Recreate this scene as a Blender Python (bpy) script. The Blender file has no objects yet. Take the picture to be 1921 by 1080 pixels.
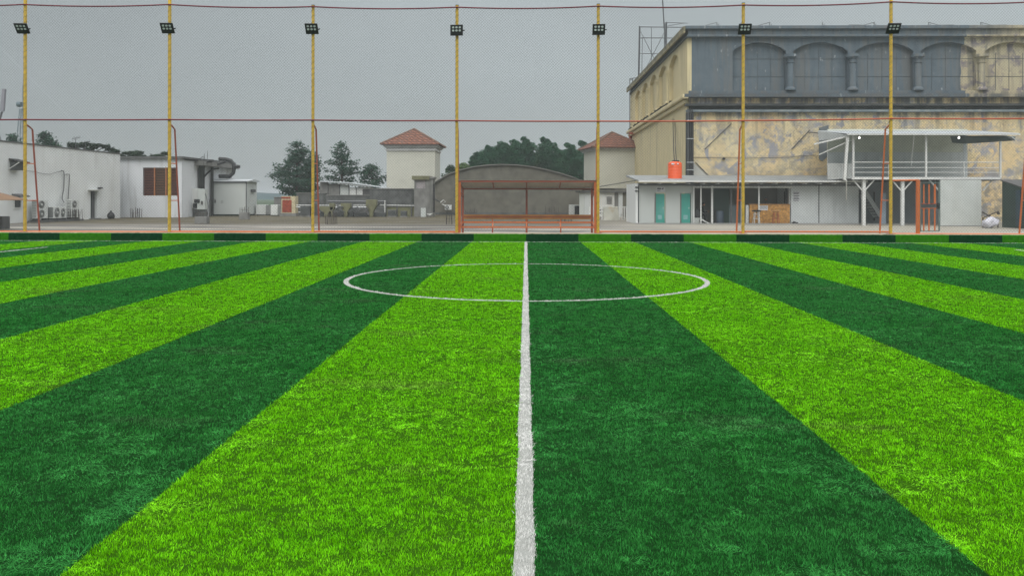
import bpy, bmesh, math, random
import numpy as np
from mathutils import Vector, Matrix
rad = math.radians
random.seed(7); rng = np.random.default_rng(11)
S = bpy.context.scene
COL = S.collection

# ------------------------------------------------------------------ camera
H = 1.63; F = 1500.0; VX = 987.0; HY = 371.0; CX = 960.5
YAW = math.atan((VX-CX)/F); ROLL = 0.0016
cam_d = bpy.data.cameras.new('camera'); cam = bpy.data.objects.new('camera', cam_d); COL.objects.link(cam)
cam_d.sensor_width = 36.0; cam_d.lens = 36.0*F/1921.0
cam_d.shift_y = -(540.0-HY)/1921.0
cam_d.clip_start = 0.1; cam_d.clip_end = 6000
cam.location = (0, 0, H)
cam.matrix_world = Matrix.Translation((0,0,H)) @ Matrix.Rotation(YAW,4,'Z') @ Matrix.Rotation(math.pi/2,4,'X') @ Matrix.Rotation(ROLL,4,'Z')
S.camera = cam

# ------------------------------------------------------------------ light
SUN_EL, SUN_AZ = 46.0, 190.0      # soft sun behind the camera, veiled by cloud
w = bpy.data.worlds.new("World"); S.world = w; w.use_nodes = True
nt = w.node_tree; nt.nodes.clear(); N = nt.nodes; L = nt.links
out = N.new('ShaderNodeOutputWorld'); bg = N.new('ShaderNodeBackground'); L.new(bg.outputs[0], out.inputs[0])
bg.inputs['Strength'].default_value = 0.1
sky = N.new('ShaderNodeTexSky'); sky.sky_type = 'NISHITA'; sky.sun_disc = False
sky.sun_elevation = rad(SUN_EL); sky.sun_rotation = rad(SUN_AZ)
hs = N.new('ShaderNodeHueSaturation'); hs.inputs['Saturation'].default_value = 0.25; hs.inputs['Value'].default_value = 0.8
L.new(sky.outputs[0], hs.inputs['Color'])
tc = N.new('ShaderNodeTexCoord'); sep = N.new('ShaderNodeSeparateXYZ'); L.new(tc.outputs['Generated'], sep.inputs[0])
rmp = N.new('ShaderNodeValToRGB'); L.new(sep.outputs['Z'], rmp.inputs[0])
e = rmp.color_ramp.elements
e[0].position = 0.0; e[0].color = (0.37,0.415,0.42,1)
e[1].position = 1.0; e[1].color = (1.9,1.9,1.9,1)
x = e.new(0.10); x.color = (0.36,0.41,0.415,1)
x = e.new(0.26); x.color = (0.38,0.43,0.44,1)
x = e.new(0.55); x.color = (1.35,1.37,1.4,1)
nz = N.new('ShaderNodeTexNoise'); nz.inputs['Scale'].default_value = 1.6; nz.inputs['Detail'].default_value = 5
mp = N.new('ShaderNodeMapping'); mp.inputs['Scale'].default_value = (1,1,2.6); L.new(tc.outputs['Generated'], mp.inputs[0]); L.new(mp.outputs[0], nz.inputs[0])
mr = N.new('ShaderNodeMapRange'); mr.inputs['From Min'].default_value = 0.3; mr.inputs['From Max'].default_value = 0.7
mr.inputs['To Min'].default_value = 4.15; mr.inputs['To Max'].default_value = 5.3; L.new(nz.outputs['Fac'], mr.inputs[0])
# cloud layer brighter towards +X (right of the view)
ad = N.new('ShaderNodeMath'); ad.operation = 'MULTIPLY_ADD'; L.new(sep.outputs['X'], ad.inputs[0]); ad.inputs[1].default_value = 1.1; L.new(mr.outputs[0], ad.inputs[2])
bk = N.new('ShaderNodeMath'); bk.operation = 'MULTIPLY'; L.new(sep.outputs['Y'], bk.inputs[0]); bk.inputs[1].default_value = -2.2  # extra glow added to the unseen sky behind the camera, lighting the facing walls
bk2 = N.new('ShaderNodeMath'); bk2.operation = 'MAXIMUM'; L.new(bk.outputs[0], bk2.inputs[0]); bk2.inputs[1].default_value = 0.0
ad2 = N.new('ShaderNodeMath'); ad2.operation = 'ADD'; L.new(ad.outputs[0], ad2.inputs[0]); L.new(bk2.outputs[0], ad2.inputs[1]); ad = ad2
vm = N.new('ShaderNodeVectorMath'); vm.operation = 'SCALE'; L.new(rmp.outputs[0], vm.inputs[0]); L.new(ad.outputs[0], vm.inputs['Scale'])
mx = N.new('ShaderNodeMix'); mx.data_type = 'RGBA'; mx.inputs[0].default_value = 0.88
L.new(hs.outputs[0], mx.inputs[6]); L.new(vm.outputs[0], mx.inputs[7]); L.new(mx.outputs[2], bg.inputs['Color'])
sd = bpy.data.lights.new('sun', 'SUN'); sd.energy = 0.75; sd.angle = rad(50); sd.color = (1.0,0.97,0.92)
so = bpy.data.objects.new('sun', sd); COL.objects.link(so)
az, el = rad(SUN_AZ), rad(SUN_EL)
dirv = Vector((math.sin(az)*math.cos(el), math.cos(az)*math.cos(el), math.sin(el)))
so.rotation_euler = dirv.to_track_quat('Z','Y').to_euler()
S.view_settings.view_transform = 'Standard'; S.view_settings.look = 'None'
S.view_settings.exposure = 1.0; S.view_settings.gamma = 1.0

# ------------------------------------------------------------------ placing helpers
def PX(px, Y, py=HY):
    u = (px + (py-HY)*ROLL - CX)/F
    d = Y/(math.cos(YAW)+u*math.sin(YAW))
    return d*(-math.sin(YAW)+u*math.cos(YAW))
def PZ(py, Y, px=CX):
    u = (px-CX)/F
    d = Y/(math.cos(YAW)+u*math.sin(YAW))
    return H + d*(HY-(py-(px-CX)*ROLL))/F
def P(px, py, Y): return (PX(px,Y,py), Y, PZ(py,Y,px))

# ------------------------------------------------------------------ object helpers
ORG = {}
def tag(o, label=None, cat=None, group=None, kind=None):
    if label: o['label'] = label
    if cat: o['category'] = cat
    if group: o['group'] = group
    if kind: o['kind'] = kind
    return o
def thing(name, label, cat, loc, group=None):
    o = bpy.data.objects.new(name, None); o.empty_display_size = 0.3; COL.objects.link(o); o.location = loc
    ORG[o.name] = Vector(loc); tag(o, label, cat, group); return o
class MB:
    def __init__(s): s.v = []; s.f = []
    def add(s, vs, fs):
        n = len(s.v); s.v += [tuple(a) for a in vs]; s.f += [tuple(i+n for i in f) for f in fs]; return s
    def box(s, x0,x1,y0,y1,z0,z1):
        if x0>x1: x0,x1=x1,x0
        if y0>y1: y0,y1=y1,y0
        if z0>z1: z0,z1=z1,z0
        return s.add([(x0,y0,z0),(x1,y0,z0),(x1,y1,z0),(x0,y1,z0),(x0,y0,z1),(x1,y0,z1),(x1,y1,z1),(x0,y1,z1)],
              [(0,3,2,1),(4,5,6,7),(0,1,5,4),(1,2,6,5),(2,3,7,6),(3,0,4,7)])
    def bar(s, p, q, w, h=None):
        p=Vector(p); q=Vector(q); h = h or w; d=(q-p).normalized()
        up = Vector((0,0,1)) if abs(d.z)<.95 else Vector((0,1,0))
        a=d.cross(up).normalized()*w/2; b=a.cross(d).normalized()*h/2
        vs=[p-a-b,p+a-b,p+a+b,p-a+b,q-a-b,q+a-b,q+a+b,q-a+b]
        return s.add(vs,[(0,1,2,3),(7,6,5,4),(0,4,5,1),(1,5,6,2),(2,6,7,3),(3,7,4,0)])
    def tube(s, pts, r, n=8, cap=True):
        pts=[Vector(p) for p in pts]; rs = r if isinstance(r,(list,tuple)) else [r]*len(pts)
        prev=None; rings=[]
        for i,p in enumerate(pts):
            d = (pts[min(i+1,len(pts)-1)]-pts[max(i-1,0)]).normalized()
            if prev is None:
                up = Vector((0,0,1)) if abs(d.z)<.9 else Vector((1,0,0))
                a=d.cross(up).normalized()
            else:
                a=(prev-d*prev.dot(d)).normalized()
            prev=a; b=d.cross(a)
            rings.append([p+(a*math.cos(2*math.pi*k/n)+b*math.sin(2*math.pi*k/n))*rs[i] for k in range(n)])
        vs=[v for r_ in rings for v in r_]; fs=[]
        for i in range(len(pts)-1):
            for k in range(n): fs.append((i*n+k,i*n+(k+1)%n,(i+1)*n+(k+1)%n,(i+1)*n+k))
        if cap: fs.append(tuple(range(n-1,-1,-1))); fs.append(tuple((len(pts)-1)*n+k for k in range(n)))
        return s.add(vs,fs)
    def prism(s, poly, vec):
        n=len(poly); vec=Vector(vec); a=[Vector(p) for p in poly]; b=[p+vec for p in a]
        return s.add(a+b,[tuple(range(n)),tuple(range(2*n-1,n-1,-1))]+[(i,(i+1)%n,n+(i+1)%n,n+i) for i in range(n)])
    def lathe(s, prof, c, n=20):
        vs=[];fs=[]
        for r,z in prof:
            for k in range(n): vs.append((c[0]+r*math.cos(2*math.pi*k/n), c[1]+r*math.sin(2*math.pi*k/n), c[2]+z))
        for i in range(len(prof)-1):
            for k in range(n): fs.append((i*n+k,i*n+(k+1)%n,(i+1)*n+(k+1)%n,(i+1)*n+k))
        fs.append(tuple(range(n-1,-1,-1))); fs.append(tuple((len(prof)-1)*n+k for k in range(n)))
        return s.add(vs,fs)
    def quad(s,a,b,c,d): return s.add([a,b,c,d],[(0,1,2,3)])
    def build(s, name, mat, parent=None, smooth=False, bevel=0, label=None, cat=None, group=None, kind=None, solid=0):
        if parent is not None: org = ORG[parent.name]
        else:
            A=np.array(s.v); mn=A.min(0); mxx=A.max(0); org = Vector(((mn[0]+mxx[0])/2,(mn[1]+mxx[1])/2,mn[2]))
        me=bpy.data.meshes.new(name); me.from_pydata([tuple(Vector(v)-org) for v in s.v],[],s.f); me.validate()
        bm=bmesh.new(); bm.from_mesh(me); bmesh.ops.recalc_face_normals(bm, faces=bm.faces); bm.to_mesh(me); bm.free()
        me.materials.append(mat)
        o=bpy.data.objects.new(name, me); COL.objects.link(o)
        if smooth:
            me.polygons.foreach_set('use_smooth',[True]*len(me.polygons))
            try: me.set_sharp_from_angle(angle=rad(40))
            except Exception: pass
        if parent is not None: o.parent=parent
        else: o.location=org
        ORG[o.name]=org
        if bevel:
            m=o.modifiers.new('bevel','BEVEL'); m.width=bevel; m.segments=2; m.limit_method='ANGLE'
        if solid:
            m=o.modifiers.new('solid','SOLIDIFY'); m.thickness=solid
        tag(o,label,cat,group,kind); return o
def children(o): return [c for c in bpy.data.objects if c.parent is o]
def copy_tree(o, parent=None):
    c=o.copy(); COL.objects.link(c); ORG[c.name]=ORG[o.name]
    if parent is not None: c.parent=parent
    for ch in children(o): copy_tree(ch, c)
    return c
def place(o, loc, rz=0.0, label=None, sc=None):
    o.location=loc; o.rotation_euler.z=rz
    if sc: o.scale=sc
    if label: o['label']=label
    return o

# ------------------------------------------------------------------ materials
def new_mat(name):
    m=bpy.data.materials.new(name); m.use_nodes=True; nt=m.node_tree; nt.nodes.clear()
    o=nt.nodes.new('ShaderNodeOutputMaterial'); b=nt.nodes.new('ShaderNodeBsdfPrincipled'); nt.links.new(b.outputs[0],o.inputs[0])
    return m,nt,b
def nd(nt, t, **kw):
    n=nt.nodes.new(t)
    for k,v in kw.items(): setattr(n,k,v)
    return n
def math_(nt, op, a, b=None, c=None, clamp=False):
    n=nd(nt,'ShaderNodeMath',operation=op); n.use_clamp=clamp
    for i,v in enumerate((a,b,c)):
        if v is None: continue
        if isinstance(v,(int,float)): n.inputs[i].default_value=v
        else: nt.links.new(v,n.inputs[i])
    return n.outputs[0]
def mix_(nt, fac, a, b, mode='MIX'):
    n=nd(nt,'ShaderNodeMix',data_type='RGBA',blend_type=mode)
    for i,v in ((0,fac),(6,a),(7,b)):
        if isinstance(v,(int,float)): n.inputs[i].default_value=v
        elif isinstance(v,tuple): n.inputs[i].default_value=(v[0],v[1],v[2],1)
        else: nt.links.new(v,n.inputs[i])
    return n.outputs[2]
def noise_(nt, vec, scale, detail=4, rough=.55, dist=0):
    n=nd(nt,'ShaderNodeTexNoise'); n.inputs['Scale'].default_value=scale; n.inputs['Detail'].default_value=detail
    n.inputs['Roughness'].default_value=rough; n.inputs['Distortion'].default_value=dist
    if vec is not None: nt.links.new(vec,n.inputs['Vector'])
    return n
def step_(nt, v, lo, hi, a=0., b=1.):
    n=nd(nt,'ShaderNodeMapRange'); n.inputs[1].default_value=lo; n.inputs[2].default_value=hi; n.inputs[3].default_value=a; n.inputs[4].default_value=b
    n.clamp=True; nt.links.new(v,n.inputs[0]); return n.outputs[0]
def scaled(nt, vec, s):
    n=nd(nt,'ShaderNodeMapping'); n.inputs['Scale'].default_value=s; nt.links.new(vec,n.inputs[0]); return n.outputs[0]
def pos_(nt): return nd(nt,'ShaderNodeNewGeometry').outputs['Position']
def bump_(nt, b, h, strength=.3, dist=.02):
    n=nd(nt,'ShaderNodeBump'); n.inputs['Strength'].default_value=strength; n.inputs['Distance'].default_value=dist
    nt.links.new(h,n.inputs['Height']); nt.links.new(n.outputs[0],b.inputs['Normal'])
def M(name, col, rough=.75, var=.12, scale=2.5, stain=None, amt=.5, streak=False, metal=0., bump=.15, sscale=1.2):
    m,nt,b=new_mat(name); p=pos_(nt)
    n=noise_(nt,p,scale,6)
    dark=tuple(c*(1-var*2) for c in col); lite=tuple(min(1,c*(1+var)) for c in col)
    c=mix_(nt, step_(nt,n.outputs['Fac'],.3,.7), dark, lite)
    if stain:
        v = scaled(nt,p,(1.6,1.6,.16)) if streak else p
        s=noise_(nt,v,sscale,7,.65)
        f=step_(nt,s.outputs['Fac'],.52,.72,0,amt)
        c=mix_(nt,f,c,stain)
    nt.links.new(c,b.inputs['Base Color']); b.inputs['Roughness'].default_value=rough; b.inputs['Metallic'].default_value=metal
    if bump:
        h=noise_(nt,p,scale*12,4); bump_(nt,b,h.outputs['Fac'],bump,.02)
    return m
white_wall = M('white_wall',(.72,.74,.73),.8,.05,.5,(.36,.36,.33),.38,True,sscale=.9)
white_wall_b = M('lilac_white_wall',(.62,.64,.66),.8,.07,.5,(.27,.27,.26),.65,True,sscale=.9)
white_paint = M('white_paint',(.62,.63,.61),.55,.06,3,(.35,.32,.27),.4,True)
off_white = M('off_white_panel',(.49,.52,.50),.6,.04,1.5,(.42,.43,.40),.4,True)
cool_panel = M('cool_grey_panel',(.56,.59,.59),.6,.05,1.0,(.28,.29,.29),.4,True)
grey_wall = M('interior_grey',(.25,.25,.23),.85,.08,1.2)
dark_grey = M('dark_grey',(.10,.10,.10),.8,.15,2)
black = M('black_plastic',(.018,.02,.022),.5,.2,4,bump=.05)
black_pipe = M('black_pipe',(.03,.032,.034),.6,.3,3,(.10,.10,.10),.5)
concrete = M('weathered_concrete',(.20,.20,.19),.9,.15,1.8,(.07,.075,.06),.7,True)
concrete_dark = M('dark_concrete',(.115,.12,.118),.9,.22,1.6,(.045,.05,.045),.85,True)
hall_mat = M('hall_render',(.145,.14,.115),.9,.14,1.6,(.075,.075,.065),.7,False,sscale=.7)
hall_rim = M('hall_rim',(.17,.17,.155),.9,.10,1.5)
yellow = M('yellow_paint',(.66,.43,.03),.45,.10,5,(.34,.22,.05),.45,False,bump=.05,sscale=6)
lace_mat = M('lacing_cord',(.30,.20,.05),.8,.2,6)
orange = M('orange_paint',(.66,.16,.035),.5,.10,5,(.25,.08,.03),.4,False,bump=.05,sscale=5)
rust_red = M('rust_red_paint',(.35,.075,.04),.55,.12,5,(.14,.05,.03),.5,bump=.05,sscale=5)
crimson = M('crimson_rope',(.16,.022,.035),.7,.25,8,bump=.1)
mid_rail = M('middle_rail_paint',(.16,.022,.035),.6,.15,4,bump=.05)
_nt=mid_rail.node_tree; _b=[n for n in _nt.nodes if n.type=='BSDF_PRINCIPLED'][0]; _l=_b.inputs['Base Color'].links[0].from_socket
_sx=nd(_nt,'ShaderNodeSeparateXYZ'); _nt.links.new(pos_(_nt),_sx.inputs[0]); _nt.links.new(mix_(_nt,step_(_nt,_sx.outputs['X'],-6.,5.),_l,(.42,.085,.04)),_b.inputs['Base Color'])
red_pipe = M('red_pipe',(.42,.07,.04),.55,.15,4,(.14,.03,.03),.6,sscale=3,bump=.05)
plank = M('bench_plank',(.48,.20,.04),.6,.14,3,(.18,.09,.03),.5)
polycarb = M('brown_sheet',(.46,.41,.34),.5,.1,2,(.33,.28,.22),.5)
teal = M('teal_door',(.05,.33,.27),.5,.07,2,(.22,.42,.40),.45)
green_dark = M('dark_green_panel',(.022,.050,.042),.6,.1,1.5)
wood = M('osb_wood',(.52,.27,.07),.6,.3,7,(.22,.10,.03),.8,sscale=4)
wood_l = M('stool_wood',(.48,.26,.10),.6,.12,8)
steel = M('galvanised_steel',(.50,.52,.53),.4,.06,4,metal=.3)
dull_metal = M('dull_metal',(.12,.125,.13),.5,.15,4,metal=.5)
roof_sheet = M('roof_sheet',(.52,.56,.58),.45,.06,1.0,(.36,.37,.36),.45)
old_roof = M('old_roof_sheet',(.30,.32,.32),.6,.15,1.2,(.12,.12,.12),.7,sscale=1.5)
roof_dark = M('awning_underside',(.12,.15,.145),.6,.12,1.5)
tank_mat = M('orange_tank',(.80,.10,.015),.4,.05,1.5,bump=.02)
louvre_red = M('louvre_red',(.16,.055,.04),.65,.15,4)
louvre_mid = M('louvre_brown',(.19,.10,.06),.65,.15,4)
louvre_orange = M('louvre_frame_orange',(.42,.17,.07),.6,.12,4)
ac_white = M('ac_casing',(.60,.62,.60),.5,.04,3,(.35,.36,.34),.45,True)
ac_dark = M('ac_grille',(.06,.065,.065),.5,.15,5)
cabinet_rust = M('cabinet_rust',(.30,.05,.022),.7,.2,4,(.12,.03,.02),.6)
cabinet_cream = M('cabinet_cream',(.52,.46,.30),.7,.1,3,(.35,.25,.12),.5)
olive = M('olive_concrete',(.17,.17,.095),.9,.15,2.5,(.12,.12,.08),.6)
rebar_mat = M('rebar_rust',(.07,.06,.055),.8,.2,8)
tarp = M('dirty_tarp',(.52,.52,.45),.7,.1,2.5,(.32,.20,.06),.75,False,sscale=1.6)
net_mat = M('net_cord',(.17,.175,.175),.8,.1,1,bump=0)
sack = M('white_sack',(.58,.58,.64),.6,.12,6)
skin = M('skin',(.30,.16,.10),.5,.05,8,bump=0)
cloth_black = M('black_clothing',(.014,.016,.018),.85,.2,8)
cloth_grey = M('grey_clothing',(.09,.09,.09),.85,.2,8)
hair = M('hair',(.010,.009,.008),.6,.1,20)
tower_wall = M('tower_wall',(.52,.52,.45),.85,.04,.9,(.34,.33,.29),.4,False,sscale=.8)
tower_trim = M('tower_trim',(.50,.50,.49),.85,.07,1.5,(.28,.28,.27),.6,True)
parasol_mat = M('brown_canvas',(.22,.13,.07),.85,.12,3)
pole_teal = M('teal_grey_metal',(.16,.21,.20),.5,.1,3)
sheet_paper = M('paper',(.60,.61,.63),.7,.03,2,bump=0)
ink = M('ink',(.05,.05,.07),.7,.05,2,bump=0)
bark = M('bark',(.055,.042,.032),.9,.2,6)
def lens_mat(name,col,emit,st):
    m,nt,b=new_mat(name); b.inputs['Base Color'].default_value=(*col,1); b.inputs['Roughness'].default_value=.15
    if st: b.inputs['Emission Color'].default_value=(*emit,1); b.inputs['Emission Strength'].default_value=st
    return m
lens = lens_mat('lamp_lens',(.45,.50,.50),(1,1,1),0)
bulb = lens_mat('lit_bulb',(.9,.9,.85),(1,.97,.9),6)
glass = lens_mat('window_glass',(.04,.05,.055),(1,1,1),0)
def foliage(name, c1, c2, scale=.8):
    m,nt,b=new_mat(name); p=pos_(nt)
    n=noise_(nt,p,scale,3); g=nd(nt,'ShaderNodeAttribute',attribute_name='v')
    f=math_(nt,'ADD',math_(nt,'MULTIPLY',step_(nt,n.outputs['Fac'],.3,.7),.5),math_(nt,'MULTIPLY',g.outputs['Fac'],.5))
    nt.links.new(mix_(nt,f,c1,c2),b.inputs['Base Color']); b.inputs['Roughness'].default_value=.8; b.inputs['Specular IOR Level'].default_value=.1
    return m
pine_f = foliage('pine_needles',(.018,.050,.038),(.055,.115,.075))
broad_f = foliage('broad_leaves',(.010,.050,.032),(.050,.135,.072))
light_f = foliage('light_leaves',(.05,.10,.035),(.11,.17,.06))
acacia_f = foliage('acacia_leaves',(.018,.045,.028),(.06,.10,.055))

def tile_roof():
    m,nt,b=new_mat('clay_tiles'); p=pos_(nt)
    s=nd(nt,'ShaderNodeSeparateXYZ'); nt.links.new(p,s.inputs[0])
    r=math_(nt,'FRACT',math_(nt,'MULTIPLY',s.outputs['Z'],3.6)); q=math_(nt,'ABSOLUTE',math_(nt,'SINE',math_(nt,'MULTIPLY',math_(nt,'ADD',s.outputs['X'],s.outputs['Y']),6.5)))
    n=noise_(nt,p,5,5); n2=noise_(nt,p,1.3,4)
    c=mix_(nt,step_(nt,n.outputs['Fac'],.35,.65),(.11,.045,.030),(.32,.135,.080))
    c=mix_(nt,step_(nt,n2.outputs['Fac'],.5,.7,0,.6),c,(.17,.10,.08))
    c=mix_(nt,step_(nt,q,.0,.55,.95,0),c,(.05,.025,.02)); c=mix_(nt,step_(nt,r,.6,.95,0,.85),c,(.06,.03,.025))
    nt.links.new(c,b.inputs['Base Color']); b.inputs['Roughness'].default_value=.9; bump_(nt,b,q,.6,.08); return m
clay = tile_roof()

# ------------------------------------------------------------------ turf colours shared by pitch and blades
CY_, CR_ = 16.16, 3.56
GOAL_Y = 29.45
def turf_nodes(nt, b, blades):
    p=nd(nt,'ShaderNodeAttribute',attribute_name='root').outputs['Vector'] if blades else pos_(nt); s=nd(nt,'ShaderNodeSeparateXYZ'); nt.links.new(p,s.inputs[0]); X,Y=s.outputs['X'],s.outputs['Y']
    wob=noise_(nt,p,1.1,3); Xw=math_(nt,'ADD',X,math_(nt,'MULTIPLY',math_(nt,'SUBTRACT',wob.outputs['Fac'],.5),.03))
    stripe=math_(nt,'LESS_THAN',math_(nt,'FRACT',math_(nt,'DIVIDE',math_(nt,'ADD',Xw,400.),4.)),.5)
    n1=noise_(nt,p,.55,5,.6); n2=noise_(nt,p,3.2,4,.6)
    pat=step_(nt,n1.outputs['Fac'],.35,.7); fine=step_(nt,n2.outputs['Fac'],.3,.7)
    dark=mix_(nt,fine,(.026,.200,.036),(.050,.33,.058)); dark=mix_(nt,math_(nt,'MULTIPLY',pat,.22),dark,(.10,.35,.12))
    lite=mix_(nt,fine,(.165,.61,.010),(.245,.79,.016)); lite=mix_(nt,math_(nt,'MULTIPLY',pat,.25),lite,(.34,.80,.03))
    # dry, flattened patches
    n3=noise_(nt,scaled(nt,p,(.6,1.3,1)),.75,6,.7); dry=step_(nt,n3.outputs['Fac'],.56,.70,0,.55)
    dark=mix_(nt,dry,dark,(.13,.20,.11)); lite=mix_(nt,dry,lite,(.26,.36,.08))
    c=mix_(nt,stripe,lite,dark)
    def band(v,c0,hw): return math_(nt,'LESS_THAN',math_(nt,'ABSOLUTE',math_(nt,'SUBTRACT',v,c0)),hw)
    m1=band(Xw,-.005,.047)
    dy=math_(nt,'SUBTRACT',Y,CY_); rr=math_(nt,'SQRT',math_(nt,'ADD',math_(nt,'MULTIPLY',X,X),math_(nt,'MULTIPLY',dy,dy)))
    m2=band(rr,CR_,.050)
    m3=band(Y,GOAL_Y,.055)
    inx=math_(nt,'MULTIPLY',math_(nt,'GREATER_THAN',math_(nt,'ABSOLUTE',X),15.5),math_(nt,'LESS_THAN',Y,25.75))
    m4=math_(nt,'MULTIPLY',band(math_(nt,'ABSOLUTE',X),15.55,.06),math_(nt,'MULTIPLY',math_(nt,'LESS_THAN',Y,25.7),math_(nt,'GREATER_THAN',Y,7.)))
    w_=math_(nt,'MAXIMUM',math_(nt,'MAXIMUM',m1,m2),math_(nt,'MAXIMUM',m3,m4))
    w_=math_(nt,'MULTIPLY',w_,math_(nt,'LESS_THAN',Y,29.75))
    return c,w_
def turf_mats():
    m,nt,b=new_mat('turf_blades'); c,w_=turf_nodes(nt,b,True)
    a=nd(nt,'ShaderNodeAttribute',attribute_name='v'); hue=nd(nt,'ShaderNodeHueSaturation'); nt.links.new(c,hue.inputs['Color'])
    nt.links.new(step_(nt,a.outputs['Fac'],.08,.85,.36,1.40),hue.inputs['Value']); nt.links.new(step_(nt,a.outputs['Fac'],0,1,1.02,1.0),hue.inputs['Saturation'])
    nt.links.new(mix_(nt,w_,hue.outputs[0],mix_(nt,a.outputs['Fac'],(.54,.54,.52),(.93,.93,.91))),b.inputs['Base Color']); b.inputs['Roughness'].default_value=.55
    b.inputs['Specular IOR Level'].default_value=.03
    m2,nt,b=new_mat('turf_base'); c,w_=turf_nodes(nt,b,False)
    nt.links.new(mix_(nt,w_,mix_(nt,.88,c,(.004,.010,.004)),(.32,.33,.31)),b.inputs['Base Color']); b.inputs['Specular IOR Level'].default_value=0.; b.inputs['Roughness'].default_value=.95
    p=pos_(nt); h=noise_(nt,p,40,3); bump_(nt,b,h.outputs['Fac'],.6,.03)
    return m,m2
turf_blade_mat, turf_base_mat = turf_mats()

def kerb_mat_():
    m,nt,b=new_mat('kerb_turf'); p=pos_(nt); s=nd(nt,'ShaderNodeSeparateXYZ'); nt.links.new(p,s.inputs[0])
    st=math_(nt,'LESS_THAN',math_(nt,'FRACT',math_(nt,'DIVIDE',math_(nt,'ADD',s.outputs['X'],390.),3.9)),.5)
    n=noise_(nt,p,9,4); f=step_(nt,n.outputs['Fac'],.3,.7)
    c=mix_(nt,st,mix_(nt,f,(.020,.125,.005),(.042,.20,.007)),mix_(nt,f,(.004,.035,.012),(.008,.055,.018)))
    nt.links.new(c,b.inputs['Base Color']); b.inputs['Roughness'].default_value=.85; b.inputs['Specular IOR Level'].default_value=.03; return m
kerb_mat=kerb_mat_()

def ground_mats():
    m,nt,b=new_mat('roof_concrete'); p=pos_(nt); s=nd(nt,'ShaderNodeSeparateXYZ'); nt.links.new(p,s.inputs[0])
    n1=noise_(nt,scaled(nt,p,(.10,.42,1)),1.,6,.65); n2=noise_(nt,p,.35,6,.6); n3=noise_(nt,scaled(nt,p,(.3,1.2,1)),1.3,5,.7)
    grey=mix_(nt,step_(nt,n1.outputs['Fac'],.35,.65),(.07,.068,.062),(.27,.255,.225))
    moss=mix_(nt,step_(nt,n3.outputs['Fac'],.35,.65),(.028,.024,.014),(.10,.082,.028))
    far=step_(nt,s.outputs['Y'],45.,51.); f=math_(nt,'MULTIPLY',far,step_(nt,n2.outputs['Fac'],.35,.6,.75,1.))
    left=step_(nt,s.outputs['X'],3.,9.,1.,.0)
    c=mix_(nt,math_(nt,'MULTIPLY',f,left),grey,moss)
    cream=mix_(nt,step_(nt,n1.outputs['Fac'],.3,.7),(.27,.25,.21),(.43,.405,.335))
    near=step_(nt,s.outputs['Y'],40.,47.,1.,0.)
    c=mix_(nt,math_(nt,'MAXIMUM',math_(nt,'MULTIPLY',near,step_(nt,n1.outputs['Fac'],.46,.58,.0,.9)),math_(nt,'MULTIPLY',math_(nt,'SUBTRACT',1.,left),.85)),c,cream)
    nt.links.new(c,b.inputs['Base Color']); b.inputs['Roughness'].default_value=.85
    h=noise_(nt,p,8,4); bump_(nt,b,h.outputs['Fac'],.3,.02)
    m2=M('land',(.06,.10,.05),.95,.2,.02); m3=M('hill_green',(.028,.075,.080),.95,.2,.02,bump=0)
    return m,m2,m3
roof_conc, land_mat, hill_mat = ground_mats()

# ------------------------------------------------------------------ SETTING
MB().add([(-3000,-60,-.12),(3000,-60,-.12),(3000,4000,-.12),(-3000,4000,-.12)],[(0,1,2,3)]).build('ground',land_mat,kind='structure')
MB().box(-70,70,29.9,120,-.10,0.0).build('roof_terrace',roof_conc,kind='structure')
MB().box(-24,24,-6,29.8,-.08,.004).build('pitch',turf_base_mat,kind='structure')
def hills():
    mb=MB(); nx=120; prof=[(0,0),(60,.75),(130,1.),(260,.6)]
    vs=[];fs=[]
    for j,(dy,hh) in enumerate(prof):
        for i in range(nx+1):
            X=-700+i*(1400/nx); z=(7.5+2.0*math.sin(X*.012+1)+1.0*math.sin(X*.041)+.5*math.sin(X*.11))*hh
            vs.append((X,620+dy,max(z,0)-.12 if hh==0 else z))
    for j in range(len(prof)-1):
        for i in range(nx): a=j*(nx+1)+i; fs.append((a,a+1,a+nx+2,a+nx+1))
    mb.add(vs,fs).build('hills',hill_mat,smooth=True,kind='structure')
hills()
# turf covered kerb and concrete ledge behind it
def kerb():
    mb=MB(); n=600
    x=np.linspace(-24,24,n+1); top=.28+rng.normal(0,.004,n+1); fr=29.78+rng.normal(0,.004,n+1)
    vs=[];fs=[]
    for i in range(n+1): vs+= [(x[i],fr[i],.0),(x[i],fr[i]+.008,top[i]-.02),(x[i],fr[i]+.04,top[i]),(x[i],29.955,top[i]),(x[i],29.96,0)]
    for i in range(n):
        for k in range(4): a=i*5+k; fs.append((a,a+5,a+6,a+1))
    nb=16000
    for i in range(nb):
        X=random.uniform(-23.5,23.5); Z=random.uniform(.01,.28); l=random.uniform(.012,.03); wd=.010
        Y=29.78 if Z<.27 else random.uniform(29.79,29.95)
        b=len(vs); vs+=[(X-wd,Y,Z),(X+wd,Y,Z),(X+random.uniform(-.015,.015),Y-l*(.8 if Z<.27 else .2),Z+random.uniform(-.01,.015)+(l*.6 if Z>.26 else 0))]
        fs.append((b,b+1,b+2))
    mb.add(vs,fs).build('turf_kerb',kerb_mat,kind='structure')
kerb()
ledge_mat=M('ledge_concrete',(.46,.40,.30),.9,.12,2.5,(.25,.22,.17),.5)
MB().box(-60,60,29.97,30.45,0,.305).build('concrete_ledge',ledge_mat,kind='structure',bevel=.015)

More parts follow.
